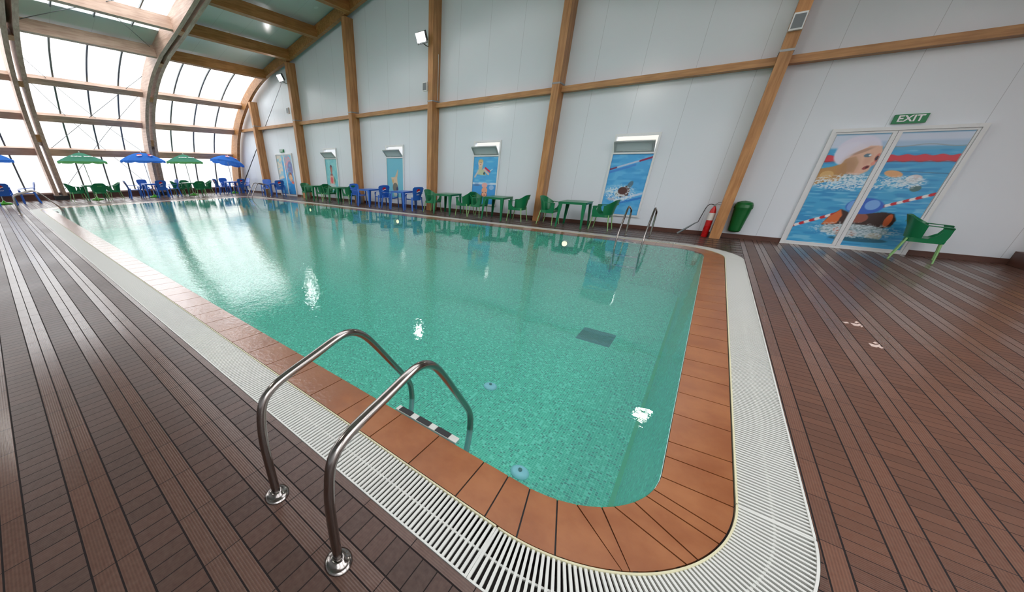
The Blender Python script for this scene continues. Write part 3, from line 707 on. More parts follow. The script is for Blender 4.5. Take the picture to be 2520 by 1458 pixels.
def swim_door():
    c = Canvas(1.68,3.42,.05,2.30,.0095); c.fill((70,168,216))
    c.waves((40,130,195),.5,5,26,1,.5); c.waves((150,215,238),.55,6,34,2,.68)
    c.put((c.Z-2.0)/.04, (168,196,222)); c.put(((c.Z-1.98)/.05)*(c.X < 2.3)+((c.Z-2.10)/.05)*(c.X >= 2.3), (214,222,238), .8)
    c.waves((240,242,250),.0,3,6,3)
    c.put(np.clip((c.Z-2.24)/.02,0,1), (92,158,196), .8)
    c.put((.04-np.abs(c.Z-1.99))/.03*(c.X > 2.5), (90,170,210)); c.put((.012-np.abs(c.Z-2.04-.02*np.sin(c.X*9)))/.01*(c.X > 2.5), (150,160,170))
    c.put((.065+.012*np.sin(c.X*30)-np.abs(c.Z-1.815))/.012, (214,60,74)); c.put((.012-np.abs(c.Z-1.755))/.01, (120,40,60), .7)
    c.put((.012-np.abs(c.Z-1.56-.02*np.sin(c.X*3)))/.012*(c.X>2.75), (50,90,130), .8)
    # white-capped swimmer
    c.ell(2.10,1.98,.30,.26,(222,220,238)); c.ell(2.02,1.90,.22,.22,(226,224,240))
    c.poly([(2.0,1.80),(2.1,1.93),(2.25,2.05),(2.40,2.04),(2.45,1.93),(2.43,1.82),(2.40,1.70),(2.38,1.58),(2.28,1.5),(2.1,1.52),(2.0,1.62)], (222,178,152))
    c.poly([(1.99,1.80),(2.12,1.86),(2.2,1.74),(2.2,1.55),(2.02,1.58),(1.96,1.68)], (190,148,106))
    c.poly([(1.68,1.62),(1.85,1.66),(2.03,1.74),(2.10,1.56),(2.04,1.38),(1.85,1.36),(1.68,1.28)], (190,142,82)); c.ell(1.83,1.50,.10,.08,(220,182,120),.8)
    c.ell(2.22,1.72,.22,.30,(236,196,172),.35,soft=.9); c.ell(2.08,1.64,.12,.2,(150,112,80),.4,soft=.9); c.ell(2.30,1.80,.05,.1,(206,150,126),.5,soft=.9)
    c.ell(2.17,1.95,.14,.03,(150,116,96),.5,.5,soft=.6); c.ell(2.27,1.87,.05,.035,(90,120,136)); c.ell(2.30,1.875,.02,.016,(220,230,236)); c.ell(2.42,1.83,.04,.08,(200,96,84),.6)
    c.ell(2.40,1.72,.03,.04,(226,150,130)); c.ell(2.33,1.645,.05,.032,(150,60,60),1,.7); c.ell(2.34,1.65,.022,.014,(60,20,26),1,.7)
    c.ell(2.41,1.82,.02,.045,(60,40,46))
    c.ell(2.74,1.53,.13,.06,(224,170,120),1,-.25); c.ell(3.03,1.45,.10,.07,(216,206,206)); c.ell(3.0,1.40,.16,.06,(186,200,206),.6); c.ell(3.12,1.27,.07,.06,(80,110,104),.9)
    c.foam(2.25,1.36,.62,.16,seed=8); c.foam(2.95,1.38,.25,.12,seed=9)
    c.rope((1.66,.40),(2.28,.74),.03,9); c.rope((2.82,.90),(3.42,1.19),.028,9)
    # blue-capped swimmer
    c.poly([(2.12,.48),(2.18,.66),(2.30,.82),(2.40,.78),(2.5,.72),(2.9,.80),(3.05,.78),(3.12,.66),(3.10,.52),(2.9,.44),(2.4,.42)], (56,34,28))
    c.poly([(2.12,.48),(2.18,.66),(2.30,.82),(2.36,.7),(2.34,.52)], (214,110,56)); c.ell(3.02,.64,.05,.13,(196,96,54)); c.ell(2.62,.66,.12,.10,(150,86,70))
    c.ell(2.60,.90,.26,.16,(52,104,200)); c.ell(2.70,.93,.10,.10,(140,190,240),.8); c.ell(2.42,.9,.06,.1,(130,180,236),.8)
    c.ell(2.62,.40,.50,.13,(150,176,182),.9); c.ell(2.55,.33,.16,.08,(190,150,136),.8); c.ell(2.95,.30,.12,.08,(196,186,160),.8)
    c.ell(2.75,.22,.42,.05,(30,96,120),.9); c.ell(2.48,.27,.05,.06,(30,34,44),.9); c.ell(2.38,.4,.05,.05,(206,96,70),.8)
    c.foam(2.62,.40,.62,.16,(214,228,234),.85,seed=11)
    return c
# large door
def door(name, x0, x1, ztop, canvas, label, mull=(2.44,2.56), inset=.09, handle=True):
    t = thing(name, label, 'door', (x0,YG,0)); w = x1-x0
    b = MB(); b.box(0,w,-.07,0,ztop-.06,ztop); b.box(0,.06,-.07,0,0,ztop-.06); b.box(w-.06,w,-.07,0,0,ztop-.06); b.box(.06,w-.06,-.05,0,0,.045)
    b.build('door_frame', M['frame'], t)
    m0, m1 = mull[0]-x0, mull[1]-x0; mc = (m0+m1)/2
    for k, (a, c, g0, g1) in enumerate(((.062, mc-.003, inset, m0), (mc+.003, w-.062, m1, w-inset))):
        b = MB(); b.box(a,g0,-.045,-.005,.047,ztop-.062); b.box(g1,c,-.045,-.005,.047,ztop-.062); b.box(g0,g1,-.045,-.005,.047,.075); b.box(g0,g1,-.045,-.005,ztop-.1,ztop-.062)
        lf = b.build('door_leaf', M['frame'], t)
        p = canvas.mesh('printed_film', lf, x0, x0+g0, x0+g1, -.03); p['label'] = 'printed swimming picture on the leaf'
        MB().box(g0,g1,-.028,-.01,.07,ztop-.09).build('glass_pane', M['hop'], lf)
        if handle:
            b = MB(); hx = c-.03 if k == 0 else a+.03; b.tube([(hx,-.046,1.0),(hx,-.085,1.0),(hx,-.085,1.12),(hx,-.046,1.12)], .009, 8); b.build('handle', M['steel'], lf)
    return t
dd = door('exit_door', 1.60, 3.50, 2.37, swim_door(), 'large white double door printed with two swimmers, under the green exit sign', handle=False)
def door2():
    c = Canvas(-21.12,-19.45,.05,2.25,.02); c.grad((30,120,200),(150,200,214))
    c.poly([(-21.12,2.25),(-20.6,2.25),(-20.5,1.0),(-21.12,.9)], (214,204,186)); c.poly([(-20.6,1.9),(-20.35,1.9),(-20.3,.1),(-20.55,.1)], (84,170,216))
    c.ell(-19.95,1.75,.35,.5,(206,150,160)); c.ell(-19.75,1.45,.3,.45,(110,120,170)); c.ell(-19.9,1.15,.2,.2,(150,70,50)); c.ell(-19.85,1.0,.18,.2,(224,176,130)); c.ell(-19.7,.8,.14,.14,(230,120,90)); c.ell(-19.7,.8,.05,.05,(210,50,50))
    c.waves((90,190,226),.5,5,12,6,.5); c.ell(-19.8,.3,.3,.4,(40,150,220),.7); return c
door('exit_door', -21.2, -19.4, 2.32, door2(), 'narrow-looking printed double door at the far end of the gable wall', mull=(-20.36,-20.26), inset=.08, handle=False)

# windows with hopper vents
def win_canvas(i):
    x0, x1, _ = WIN[i]; c = Canvas(x0+.0,x1-.0,.37,1.97,.011)
    if i == 3:
        c.fill((84,172,228)); c.waves((120,200,240),.5,4,14,11,.5); c.waves((60,150,215),.5,5,18,12,.55)
        c.seg((-2.52,1.58),(-1.5,1.90),.022,(190,206,232)); c.seg((-2.52,1.58),(-2.36,1.63),.022,(120,60,100)); c.seg((-1.80,1.80),(-1.5,1.90),.024,(150,50,90)); c.seg((-2.52,1.50),(-1.9,1.70),.03,(70,130,214),.7)
        c.seg((-2.2,.74),(-1.5,.98),.03,(190,214,240)); c.seg((-2.3,.62),(-1.5,.86),.03,(50,120,205),.8)
        c.poly([(-2.22,.88),(-2.1,1.08),(-1.97,1.16),(-1.87,1.08),(-1.88,.9),(-2.05,.84)], (96,62,56)); c.ell(-1.89,1.19,.06,.10,(90,120,140),1,-.4); c.ell(-2.16,.92,.05,.06,(96,100,84))
        c.foam(-2.12,.95,.40,.22,seed=14)
        c.ell(-2.05,1.02,.12,.10,(88,58,54)); c.ell(-2.3,.78,.1,.04,(210,190,200),.6)
    elif i == 2:
        c.fill((84,178,232)); c.waves((140,212,240),.5,4,16,21,.55); c.put((1.09-c.Z)/.02, (76,160,226)); c.put((.045-np.abs(c.Z-1.08))/.02, (206,226,244))
        c.waves((70,150,220),.4,4,10,22,.6)
        c.ell(-6.87,1.64,.085,.12,(216,196,160)); c.ell(-6.87,1.76,.105,.12,(232,204,178)); c.ell(-6.87,1.83,.10,.06,(214,180,120),.8,soft=.4); c.ell(-6.905,1.77,.014,.012,(70,80,110)); c.ell(-6.835,1.77,.014,.012,(70,80,110)); c.ell(-6.87,1.71,.03,.012,(190,90,80)); c.poly([(-6.98,1.56),(-6.75,1.56),(-6.62,1.36),(-6.98,1.38)], (196,204,170)); c.seg((-6.95,1.5),(-7.08,1.30),.03,(206,200,196)); c.seg((-6.72,1.56),(-6.52,1.40),.035,(224,196,180))
        c.seg((-6.66,1.60),(-6.47,1.48),.03,(206,50,80)); c.ell(-6.7,1.42,.03,.05,(50,70,70)); c.seg((-6.46,1.5),(-6.38,1.56),.012,(236,240,246))
        c.ell(-6.64,1.02,.12,.09,(232,178,172)); c.ell(-6.63,.84,.12,.12,(236,170,140)); c.ell(-6.63,.70,.12,.09,(160,80,50)); c.ell(-6.63,.72,.10,.09,(238,180,150)); c.ell(-6.69,.77,.02,.02,(60,60,90)); c.ell(-6.58,.77,.02,.02,(60,60,90)); c.ell(-6.62,.68,.03,.02,(190,70,60))
        c.ell(-6.35,.95,.1,.08,(190,214,240),.7); c.ell(-6.98,1.02,.14,.04,(90,120,170),.7)
    elif i == 1:
        c.fill((108,188,208)); c.poly([(-11.28,1.14),(-11.05,1.52),(-11.02,1.5),(-11.08,1.2)], (206,180,150)); c.poly([(-11.48,1.20),(-11.1,1.22),(-11.05,.8),(-11.36,.85),(-11.40,1.05)], (216,192,160)); c.ell(-11.36,1.05,.06,.08,(206,170,100),.7)
        c.ell(-11.22,.78,.16,.2,(112,112,98)); c.ell(-11.1,.72,.06,.1,(50,56,100)); c.ell(-11.22,.52,.1,.12,(190,196,190))
    else:
        c.fill((120,198,206)); c.waves((150,216,214),.5,8,8,31,.5)
        c.ell(-15.84,1.58,.10,.13,(84,62,72)); c.ell(-15.83,1.46,.085,.16,(176,112,98)); c.poly([(-15.92,1.3),(-15.76,1.3),(-15.72,1.15),(-15.96,1.15)], (150,92,84)); c.ell(-15.83,1.12,.14,.1,(120,50,60))
        c.poly([(-16.0,1.2),(-15.7,1.2),(-15.62,.8),(-16.05,.8)], (214,178,160)); c.ell(-15.85,.98,.1,.16,(222,96,100)); c.poly([(-15.68,1.2),(-15.55,1.0),(-15.6,.8),(-15.66,.9)], (74,140,120)); c.ell(-15.85,.65,.3,.16,(196,214,214))
    return c
pn = ['bathing person','diver against plain blue','two swimming babies','lone lane swimmer']
for i, (x0, x1, nm) in enumerate(WIN):
    t = thing('poster_window', 'white window with tilted hopper above a picture of a %s' % pn[i], 'window', (x0,YG,0), 0, 'poster windows in the gable wall')
    w = x1-x0; b = MB()
    b.box(-.05,0,-.05,.0,.32,2.48); b.box(w,w+.05,-.05,.0,.32,2.48); b.box(0,w,-.05,.06,2.42,2.48); b.box(0,w,-.05,0,1.975,2.03); b.box(0,w,-.05,0,.32,.365)
    b.build('window_frame', M['frame'], t)
    c = win_canvas(i); c.mesh('printed_film', t, x0, None, None, -.02)
    # hopper, hinged at the bottom and tilted into the hall
    h = bpy.data.objects.new('hopper', None)
    b = MB(); H = .36
    b.box(.01,w-.01,-.02,.02,0,.05); b.box(.01,w-.01,-.02,.02,H-.045,H); b.box(.01,.06,-.02,.02,.05,H-.045); b.box(w-.06,w-.01,-.02,.02,.05,H-.045)
    hp = b.build('hopper_sash', M['hop'], t); hp.location = (0,-.035,2.03); hp.rotation_euler = (radians(46),0,0)
    q = MB().box(.06,w-.06,-.006,.006,.05,H-.045).build('hopper_pane', M['hopp'], hp)

# exit sign
def text_mesh(s_, size, mat, parent, loc, rot, extrude=.002, name='lettering', align='CENTER', sx=1.0):
    cu = bpy.data.curves.new('t', 'FONT'); cu.body = s_; cu.size = size; cu.extrude = extrude; cu.align_x = align; cu.align_y = 'CENTER'; cu.offset = size*.022
    o = bpy.data.objects.new('t', cu); COL.objects.link(o); bpy.context.view_layer.update()
    me = bpy.data.meshes.new_from_object(o.evaluated_get(bpy.context.evaluated_depsgraph_get())); bpy.data.objects.remove(o)
    me.materials.clear(); me.materials.append(mat); m = bpy.data.objects.new(name, me); COL.objects.link(m); m.parent = parent
    m.location = loc; m.rotation_euler = rot; m.scale = (sx,1,1); return m
for px, pz, lb in ((2.35,2.42,'green exit sign above the large swimmer door'),(-20.6,2.38,'small dim exit sign above the far narrow door')):
    t = thing('exit_sign', lb, 'exit sign', (px,YG,pz), 0, 'exit signs')
    MB().box(0,.41,-.06,0,0,.155).build('sign_box', M['exitg'], t)
    tm = text_mesh('EXIT', .15, M['logow'], t, (.205,-.0625,.078), (pi/2,0,0), .001, 'lettering', sx=1.05)

# ------------------------------------------------------------------ floodlights, boxes
def flood(x, y, z, lb, rx=radians(28), rz=0, arm=None):
    t = thing('flood_lamp', lb, 'flood lamp', (x,y,z), rz, 'bright floodlights')
    h = MB(); h.box(-.19,.19,-.06,.05,-.14,.14); h.box(-.12,.12,.05,.09,-.08,.08); hs = h.build('lamp_housing', M['lampb'], t); hs.rotation_euler = (rx,0,0)
    l = MB(); l.box(-.18,.18,-.066,-.062,-.13,.13); ls = l.build('lamp_lens', M['lensr'] if arm else M['lens'], hs)
    b = MB(); b.tube([(-.20,0,0),(-.20,.05,-.18),(.20,.05,-.18),(.20,0,0)], .012, 8)
    if arm: b.tube([(0,.05,-.16),(0,.05,-.16+.01),arm], .014, 8)
    else: b.tube([(0,.05,-.16),(.06,.2,-.22),(.08,.265,-.22)], .014, 8)
    b.build('bracket', M['lampb'], t); return t
for x, lb in ((-18.22,'bright floodlight high on the second column'),(-9.14,'bright floodlight high on the fourth column from the left'),(.26,'floodlight high on the column by the extinguisher')):
    flood(x, 11.14, 5.62, lb)
for x, lb in ((-13.8,'floodlight hung under the rearmost arch, left'),(-4.4,'floodlight hung under the rearmost arch, right')):
    flood(x, -2.0, 5.65, lb, radians(24), pi, arm=(0,-.12,izin(x)-5.65+.02))
for x, lb in ((.36,'small grey box on the column by the extinguisher'),(-9.14,'small grey box on the fourth column from the left'),(-18.36,'small grey box on the second column from the left')):
    t = thing('wall_speaker', lb, 'speaker', (x,11.4,4.25), 0, 'grey boxes on columns')
    MB().box(-.10,.10,-.09,0,-.14,.14).build('speaker_case', M['frame'], t); MB().box(-.08,.08,-.096,-.09,-.11,.11).build('speaker_grille', M['grey'], t)

# ------------------------------------------------------------------ pool ladders
PROF = [(0,0),(0,.2),(.003,.37),(.012,.46),(.03,.56),(.06,.62),(.12,.66),(.2,.685),(.35,.72),(.5,.76),(.56,.765),(.62,.75),(.68,.71),(.75,.63),(.9,.42),(1.03,.24),(1.09,.15),(1.115,.06),(1.12,-.08),(1.06,-.35),(.99,-.8)]
def ladder(x, y, rz, lb, full=True, w=.53):
    t = thing('pool_ladder', lb, 'pool ladder', (x,y,0), rz, 'steel pool ladders')
    sm = smoothpoly(PROF, 2)
    for s in (-1,1):
        r = MB().tube([(s*w/2, p[0], p[1]) for p in sm], .0215, 14).build('handrail', M['steel'], t)
        MB().lathe([(.022,.0),(.062,.0),(.062,.006),(.05,.014),(.034,.018),(.030,.035),(.022,.035)], (s*w/2,0,0), 28).build('flange', M['steel'], t)
    for k, z in enumerate((-.018,-.34,-.60)):
        b = MB(); o_ = (.935,.985) if k == 0 else (.94,1.03)
        b.box(-w/2, w/2, o_[0], o_[1], z-.012, z+.012); st = b.build('step', M['white'], t)
        b = MB()
        for j in range(3): b.box(-w/2+.03+j*.165, -w/2+.03+j*.165+.11, o_[0]+.002, o_[1]-.002, z+.012, z+.016)
        b.build('tread_pad', M['dark'], st)
    return t
ladder(-1.095, .44, 0, 'polished steel ladder closest to the viewer at the near pool edge')
ladder(-1.205, 10.445, pi, 'steel ladder on the opposite side in front of the swimmer poster', w=.55)
ladder(-20.25, 10.445, pi, 'small steel ladder at the far end by the blue chairs', w=.5)
ladder(-19.4, .44, 0, 'steel ladder far off at the left end of the near edge', w=.5)

# ------------------------------------------------------------------ plastic furniture
def globe(parent, loc, rot, r=.075):
    g = bpy.data.objects.new('logo', None); 
    def disc(zlo, zhi, mat, nm, off):
        b = MB(); pts = []
        N_ = 24
        up = [(xx, min(zhi(xx), sqrt(max(r*r-xx*xx,0)))) for xx in [r*(-1+2*k/N_) for k in range(N_+1)]]
        dn = [(xx, max(zlo(xx), -sqrt(max(r*r-xx*xx,0)))) for xx in [r*(-1+2*k/N_) for k in range(N_+1)]]
        for k in range(N_):
            if up[k][1] > dn[k][1]+1e-5 or up[k+1][1] > dn[k+1][1]+1e-5:
                a = [(*up[k],0),(*up[k+1],0),(*dn[k+1],0),(*dn[k],0)]
                b.add([(p[0],off,p[1]) for p in a], [(0,1,2,3)]); 
        return b
    wv = lambda s: (lambda xx: s + .22*r*sin(xx/r*2.4))
    b = MB(); b.cur = 1; q = disc(lambda x:-9, lambda x:9, None, '', 0)
    for v in [q]: 
        b.cur = 0; b.add(v.v, v.f)
    q = disc(wv(-.08*r), lambda x:9, None, '', -.0012); b.cur = 1; b.add(q.v, q.f)
    q = disc(lambda x:-9, wv(-.5*r), None, '', -.0012); b.cur = 2; b.add(q.v, q.f)
    o = b.build('logo', [M['logow'],M['logor'],M['logob']], parent, fix=False); o.location = loc; o.rotation_euler = rot; return o

def blue_chair():
    t = thing('plastic_armchair', '', 'chair'); B = M['blue']
    seat = [[Vector((sx*(.235-.0*j), y, .42+.02*abs(sx)**2-.015*(1-abs(sx)) + (.012 if j == 4 else 0) - (.02 if j == 5 else 0))) for sx in (-1,-.5,0,.5,1)] for j, y in enumerate((-.22,-.1,.0,.12,.22,.245))]
    MB().slab(seat, .014).build('seat', B, t)
    rows = []
    for z, w, yy in ((.40,.18,-.215),(.5,.185,-.235),(.62,.20,-.265),(.74,.245,-.30),(.85,.25,-.333),(.91,.195,-.352)):
        rows.append([Vector((w*s, yy-.03*(1-s*s), z+(.0 if z < .86 else -.01*abs(s)))) for s in (-1,-.75,-.5,-.25,0,.25,.5,.75,1)])
    bk = MB().slab(rows, .014).build('backrest', B, t)
    globe(bk, (.0,-.348,.755), (radians(16.7),0,0), .085)
    lt = text_mesh('pepsi', .06, M['logow'], bk, (0,-.312,.625), (radians(105),0,0), .001, 'lettering')
    for s in (-1,1):
        arm = [[Vector((s*(.235+.03*w_), y, z)) for w_ in (-1,0,1)] for y, z in ((-.285,.66),(-.2,.655),(-.05,.645),(.1,.635),(.2,.62),(.245,.58),(.25,.52))]
        MB().slab(arm, .014).build('armrest', B, t)
    for s in (-1,1):
        MB().slab([[Vector((s*(x_+dx), y_+dy, z)) for dx, dy in ((-.02,-.03),(0,0),(.012,-.045))] for x_, y_, z in ((.245,.25,.56),(.25,.245,.42),(.262,.25,.2),(.272,.262,0))], .02).build('leg', B, t)
        MB().slab([[Vector((s*(x_+dx), y_+dy, z)) for dx, dy in ((-.03,.0),(0,0),(.0,.05))] for x_, y_, z in ((.235,-.24,.52),(.24,-.25,.40),(.25,-.275,.2),(.258,-.31,0))], .02).build('leg', B, t)
    return reg(t)
def green_chair():
    t = thing('plastic_armchair', '', 'chair'); Gm = M['green']
    seat = [[Vector((.225*s, y, .425-.02*(1-s*s) - (.03 if j == 5 else 0))) for s in (-1,-.5,0,.5,1)] for j, y in enumerate((-.2,-.1,.0,.12,.21,.235))]
    MB().slab(seat, .014).build('seat', Gm, t)
    # apron under the seat
    ap = MB(); ap.slab([[Vector((x_*.232, y_*.215, z)) for x_, y_ in ((-1,1),(-1,0),(-.98,-.7),(-.6,-1),(0,-1.04),(.6,-1),(.98,-.7),(1,0),(1,1))] for z in (.355,.43)], .014)
    ap.slab([[Vector((x_, .235, z)) for x_ in (-.23,-.1,0,.1,.23)] for z in (.375,.42)], .014); ap.build('apron', Gm, t)
    # wrap-round back: plan angle a from -1..1
    rows_lo = []; rows_hi = []; K = 17; mid = []
    for k in range(K):
        a = -1+2*k/(K-1); th = a*radians(88); px = .255*sin(th)*1.02; py = -.03-.235*cos(th)
        lo = .43+.0*a; hi = .83-.02*abs(a)-.15*max(0,(abs(a)-.35)/.65)**.9
        out = Vector((sin(th), -cos(th), 0))
        rows_lo.append(Vector((px*.93, py*.93, lo))); mid.append(Vector((px,py,(lo+hi)/2))+out*.015); rows_hi.append(Vector((px,py,hi))+out*(.09-.06*abs(a)))
    bk = MB(); bk.slab([rows_lo, mid, rows_hi], .014); bko = bk.build('backrest', Gm, t)
    b = MB()
    for j in range(6): b.box(-.085+j*.03,-.085+j*.03+(.018 if j%2 else .024),-.002,.0,-.013+(j%3)*.003,.014)
    mk = b.build('lettering', M['uval'], bko); mk.location = (0,-.325,.70); mk.rotation_euler = (radians(-14),0,0)
    for s in (-1,1):
        arm = [[Vector((s*(.262+.028*w_), y, z)) for w_ in (-1,0,1)] for y, z in ((-.06,.668),(.05,.66),(.15,.655),(.235,.65),(.25,.63))]
        a = MB(); a.slab(arm, .014)
        a.slab([[Vector((s*(.258-.02*(1-q)), y0_+(y1_-y0_)*w_, z)) for w_ in (0,.5,1)] for q, z, y0_, y1_ in ((1,.65,.13,.25),(.7,.58,.15,.25),(.4,.5,.12,.25),(0,.42,.02,.24),(0,.36,.08,.24))], .014)
        a.build('armrest', Gm, t)
    for s in (-1,1):
        MB().tube([(s*.215,.205,.42),(s*.235,.235,.2),(s*.25,.255,0)], [.017,.014,.012], 8).build('leg', M['gleg'], t)
        MB().tube([(s*.205,-.19,.42),(s*.225,-.225,.2),(s*.24,-.265,0)], [.017,.014,.012], 8).build('leg', M['gleg'], t)
    return reg(t)
def table(mat):
    t = thing('plastic_table', '', 'table'); h = .39; r = .05
    pts = rrect(-h,h,-h,h,r,4)
    b = MB(); b.prism(pts, .705,.722); b.build('tabletop', mat, t)
    b = MB(); pi_ = rrect(-h+.012,h-.012,-h+.012,h-.012,r,4); b.strip([(x,y,.66) for x,y in pi_], [(x,y,.706) for x,y in pi_], True, False); b.build('apron', mat, t)
    for sx in (-1,1):
        for sy in (-1,1):
            a = MB()
            def q(x_, y_, z): return (sx*x_, sy*y_, z)
            T = [(.37,.37),(.27,.37),(.27,.355),(.355,.355),(.355,.27),(.37,.27)]; Bt = [(.385,.385),(.345,.385),(.345,.372),(.372,.372),(.372,.345),(.385,.345)]
            a.add([q(x_,y_,.70) for x_,y_ in T]+[q(x_,y_,0) for x_,y_ in Bt], [(0,1,2,3,4,5),(11,10,9,8,7,6)]+[(i,(i+1)%6,6+(i+1)%6,6+i) for i in range(6)])
            a.build('leg', mat, t)
    return reg(t)
BC, GC, TB, TG = blue_chair(), green_chair(), table(M['blue']), table(M['green'])
USED = set()
def place(p, x, y, rz, label, group):
    if p.name not in USED:
        USED.add(p.name); p.location = (x,y,0); p.rotation_euler = (0,0,rz); p['label'] = label; p['group'] = group; return p
    return dup(p, (x,y,0), rz, label, group)
R90 = pi/2; GW_ = 'green chairs along the gable wall'; BW_ = 'blue chairs along the gable wall'
YW = 11.02
for x, rz, lb in ((-17.05,-R90,'green chair beside the second column, facing right, leftmost on the gable wall'),
                  (-15.65,R90,'green chair facing left, right of the leftmost green table'),
                  (-15.12,-R90,'green chair below the bathing-person poster, facing right'),
                  (-13.5,R90,'green chair facing left beside the third column'),
                  (-8.45,-R90,'green chair beside the fourth column, facing right'),
                  (-6.92,R90,'green chair facing left below the left side of the baby poster'),
                  (-6.38,-R90,'green chair facing right in front of the baby poster'),
                  (-4.85,R90,'green chair facing left just left of the fifth column'),
                  (-3.80,-R90,'green chair facing right just right of the fifth column'),
                  (-2.25,R90,'green chair facing left in front of the swimmer poster')):
    place(GC, x, YW, rz+radians(random.uniform(-6,6)), lb, GW_)
for x, rz, lb in ((-12.85,-R90,'blue chair facing right beside the third column'),(-11.28,R90-radians(22),'blue chair with round logo on its back, left of the diver poster'),
                  (-10.78,-R90,'blue chair facing right in front of the diver poster'),(-9.42,R90-radians(22),'blue chair with round logo on its back beside the fourth column'),
                  (-21.45,-R90+radians(-35),'blue chair behind the small far ladder, facing the pool'),(-19.85,R90-radians(25),'blue chair with logo back, left of the far narrow door')):
    place(BC, x, YW, rz+radians(random.uniform(-6,6)), lb, BW_)
for p, x, lb in ((TG,-16.35,'leftmost green table along the gable wall'),(TG,-14.3,'green table below the bathing-person poster'),(TB,-12.1,'blue table just right of the third column'),
                 (TB,-10.02,'blue table below the diver poster'),(TG,-7.72,'green table between the fourth column and baby poster'),(TG,-5.62,'green table right of the baby poster'),
                 (TG,-3.05,'green table left of the swimmer poster'),(TB,-20.65,'blue table at the far end between two blue chairs')):
    place(p, x, YW, 0, lb, 'plastic tables along the gable wall')
place(GC, 3.42, 11.22, -R90+radians(-15), 'lone green chair at right, in front of the large exit door', 'green chair by the door')

# parasols
def umbrella(kind, x, y, lb, tilt=(0,0), h=2.22, r=.92):
    t = thing('parasol', lb, 'parasol', (x,y,0), 0, 'parasols in front of the glazing')
    mat = M['ublue'] if kind == 'b' else M['ugreen']; val = M['ublue'] if kind == 'b' else M['uval']
    MB().lathe([(.0,0),(.24,0),(.25,.03),(.2,.07),(.06,.10),(.04,.16),(.0,.16)], n=20).build('parasol_base', M['gbase'], t)
    MB().tube([(0,0,.1),(0,0,1.9)], .017, 10).build('pole', M['pole'], t)
    c = bpy.data.objects.new('canopy_pivot', None)
    rise = .40; H = h-1.86; EX = 1.75 if kind == 'b' else 1.3
    rows = []; n = 8
    def P(k, f_):     # f 0 top 1 rim
        rr = r*f_; a = 2*pi*k/32; sc = cos(pi/8)/cos(((a+pi/8) % (pi/4))-pi/8)
        return Vector((rr*cos(a)*sc, rr*sin(a)*sc, H - rise*(f_**EX) + (.0 if k % 4 else .0) ))
    fr_ = [.02,.2,.4,.6,.8,1.0]
    b = MB(); R_ = [[P(k, f_) for k in range(32)] for f_ in fr_]
    for a_, c_ in zip(R_, R_[1:]): b.strip(a_, c_, True, False)
    b.add(R_[0], [tuple(range(32))])
    can = b.build('canopy', mat, t); can.location = (0,0,1.86); can.rotation_euler = (tilt[0],tilt[1],0.2)
    v = MB()
    for g in range(8):
        ks = [g*4+j for j in range(5)]; A_ = [P(k%32,1.0) for k in ks]; B2 = [p*1.0+Vector((0,0,-.10 if 0 < j < 4 else -.05)) for j, p in enumerate(A_)]
        v.strip(A_, B2, False, False)
    v.build('valance', val, can)
    for g in range(8):
        MB().tube([P(g*4,.03)+Vector((0,0,-.02)), P(g*4,.5)+Vector((0,0,-.02)), P(g*4,1.0)+Vector((0,0,-.015))], .005, 5).build('rib', M['pole'], can)
    MB().lathe([(.0,.06),(.02,.04),(.025,.0),(.0,-.01)], (0,0,H), 10).build('finial', M['pole'], can)
    # marks printed on the gores facing the pool
    for ang in (22.5-90+11,22.5+11-45):
        a = radians(ang+22.5)
        cpt = Vector((r*.62*cos(a), r*.62*sin(a), H-rise*.62**EX+.012)); nr_ = Vector((cos(a)*.52, sin(a)*.52, 1)).normalized()
        if kind == 'b':
            gq = globe(can, cpt+nr_*.03, (0,0,0), .12); q_ = nr_.to_track_quat('-Y','Z'); gq.rotation_mode = 'QUATERNION'; gq.rotation_quaternion = q_
        else:
            bb = MB()
            for j in range(8): bb.box(-.2+j*.05,-.2+j*.05+(.032 if j%3 else .042),-.002,0,-.026,.026+(.012 if j in (0,4) else 0))
            gq = bb.build('lettering', M['logow'], can); gq.location = cpt+nr_*.03; gq.rotation_mode = 'QUATERNION'; gq.rotation_quaternion = nr_.to_track_quat('-Y','Z')
    return t
umbrella('b', -24.8, .25, 'blue parasol cut off by the left edge of the view')
umbrella('g', -24.7, 3.45, 'green parasol nearest the left edge, right of the near arch', h=2.2, r=.92)
umbrella('b', -24.7, 5.95, 'blue parasol in front of the middle arch', h=2.27, r=1.0)
umbrella('g', -24.8, 8.0, 'green parasol between the middle arch and the gable wall', h=2.25, r=.92)
umbrella('b', -24.8, 10.45, 'tilted blue parasol by the corner of the gable wall', (radians(-12),0), h=2.25, r=.98)
place(TG, -24.7, 3.45, 0, 'green table under the left green parasol', 'tables under parasols')
place(TB, -24.7, 5.95, 0, 'blue table under the middle blue parasol', 'tables under parasols')
place(TG, -24.8, 8.0, 0, 'green table under the right green parasol', 'tables under parasols')
place(TB, -24.8, 10.45, 0, 'blue table under the tilted blue parasol', 'tables under parasols')
place(TB, -24.8, .25, 0, 'blue table under the parasol at the left edge', 'tables under parasols')
UG = 'chairs under the parasols'
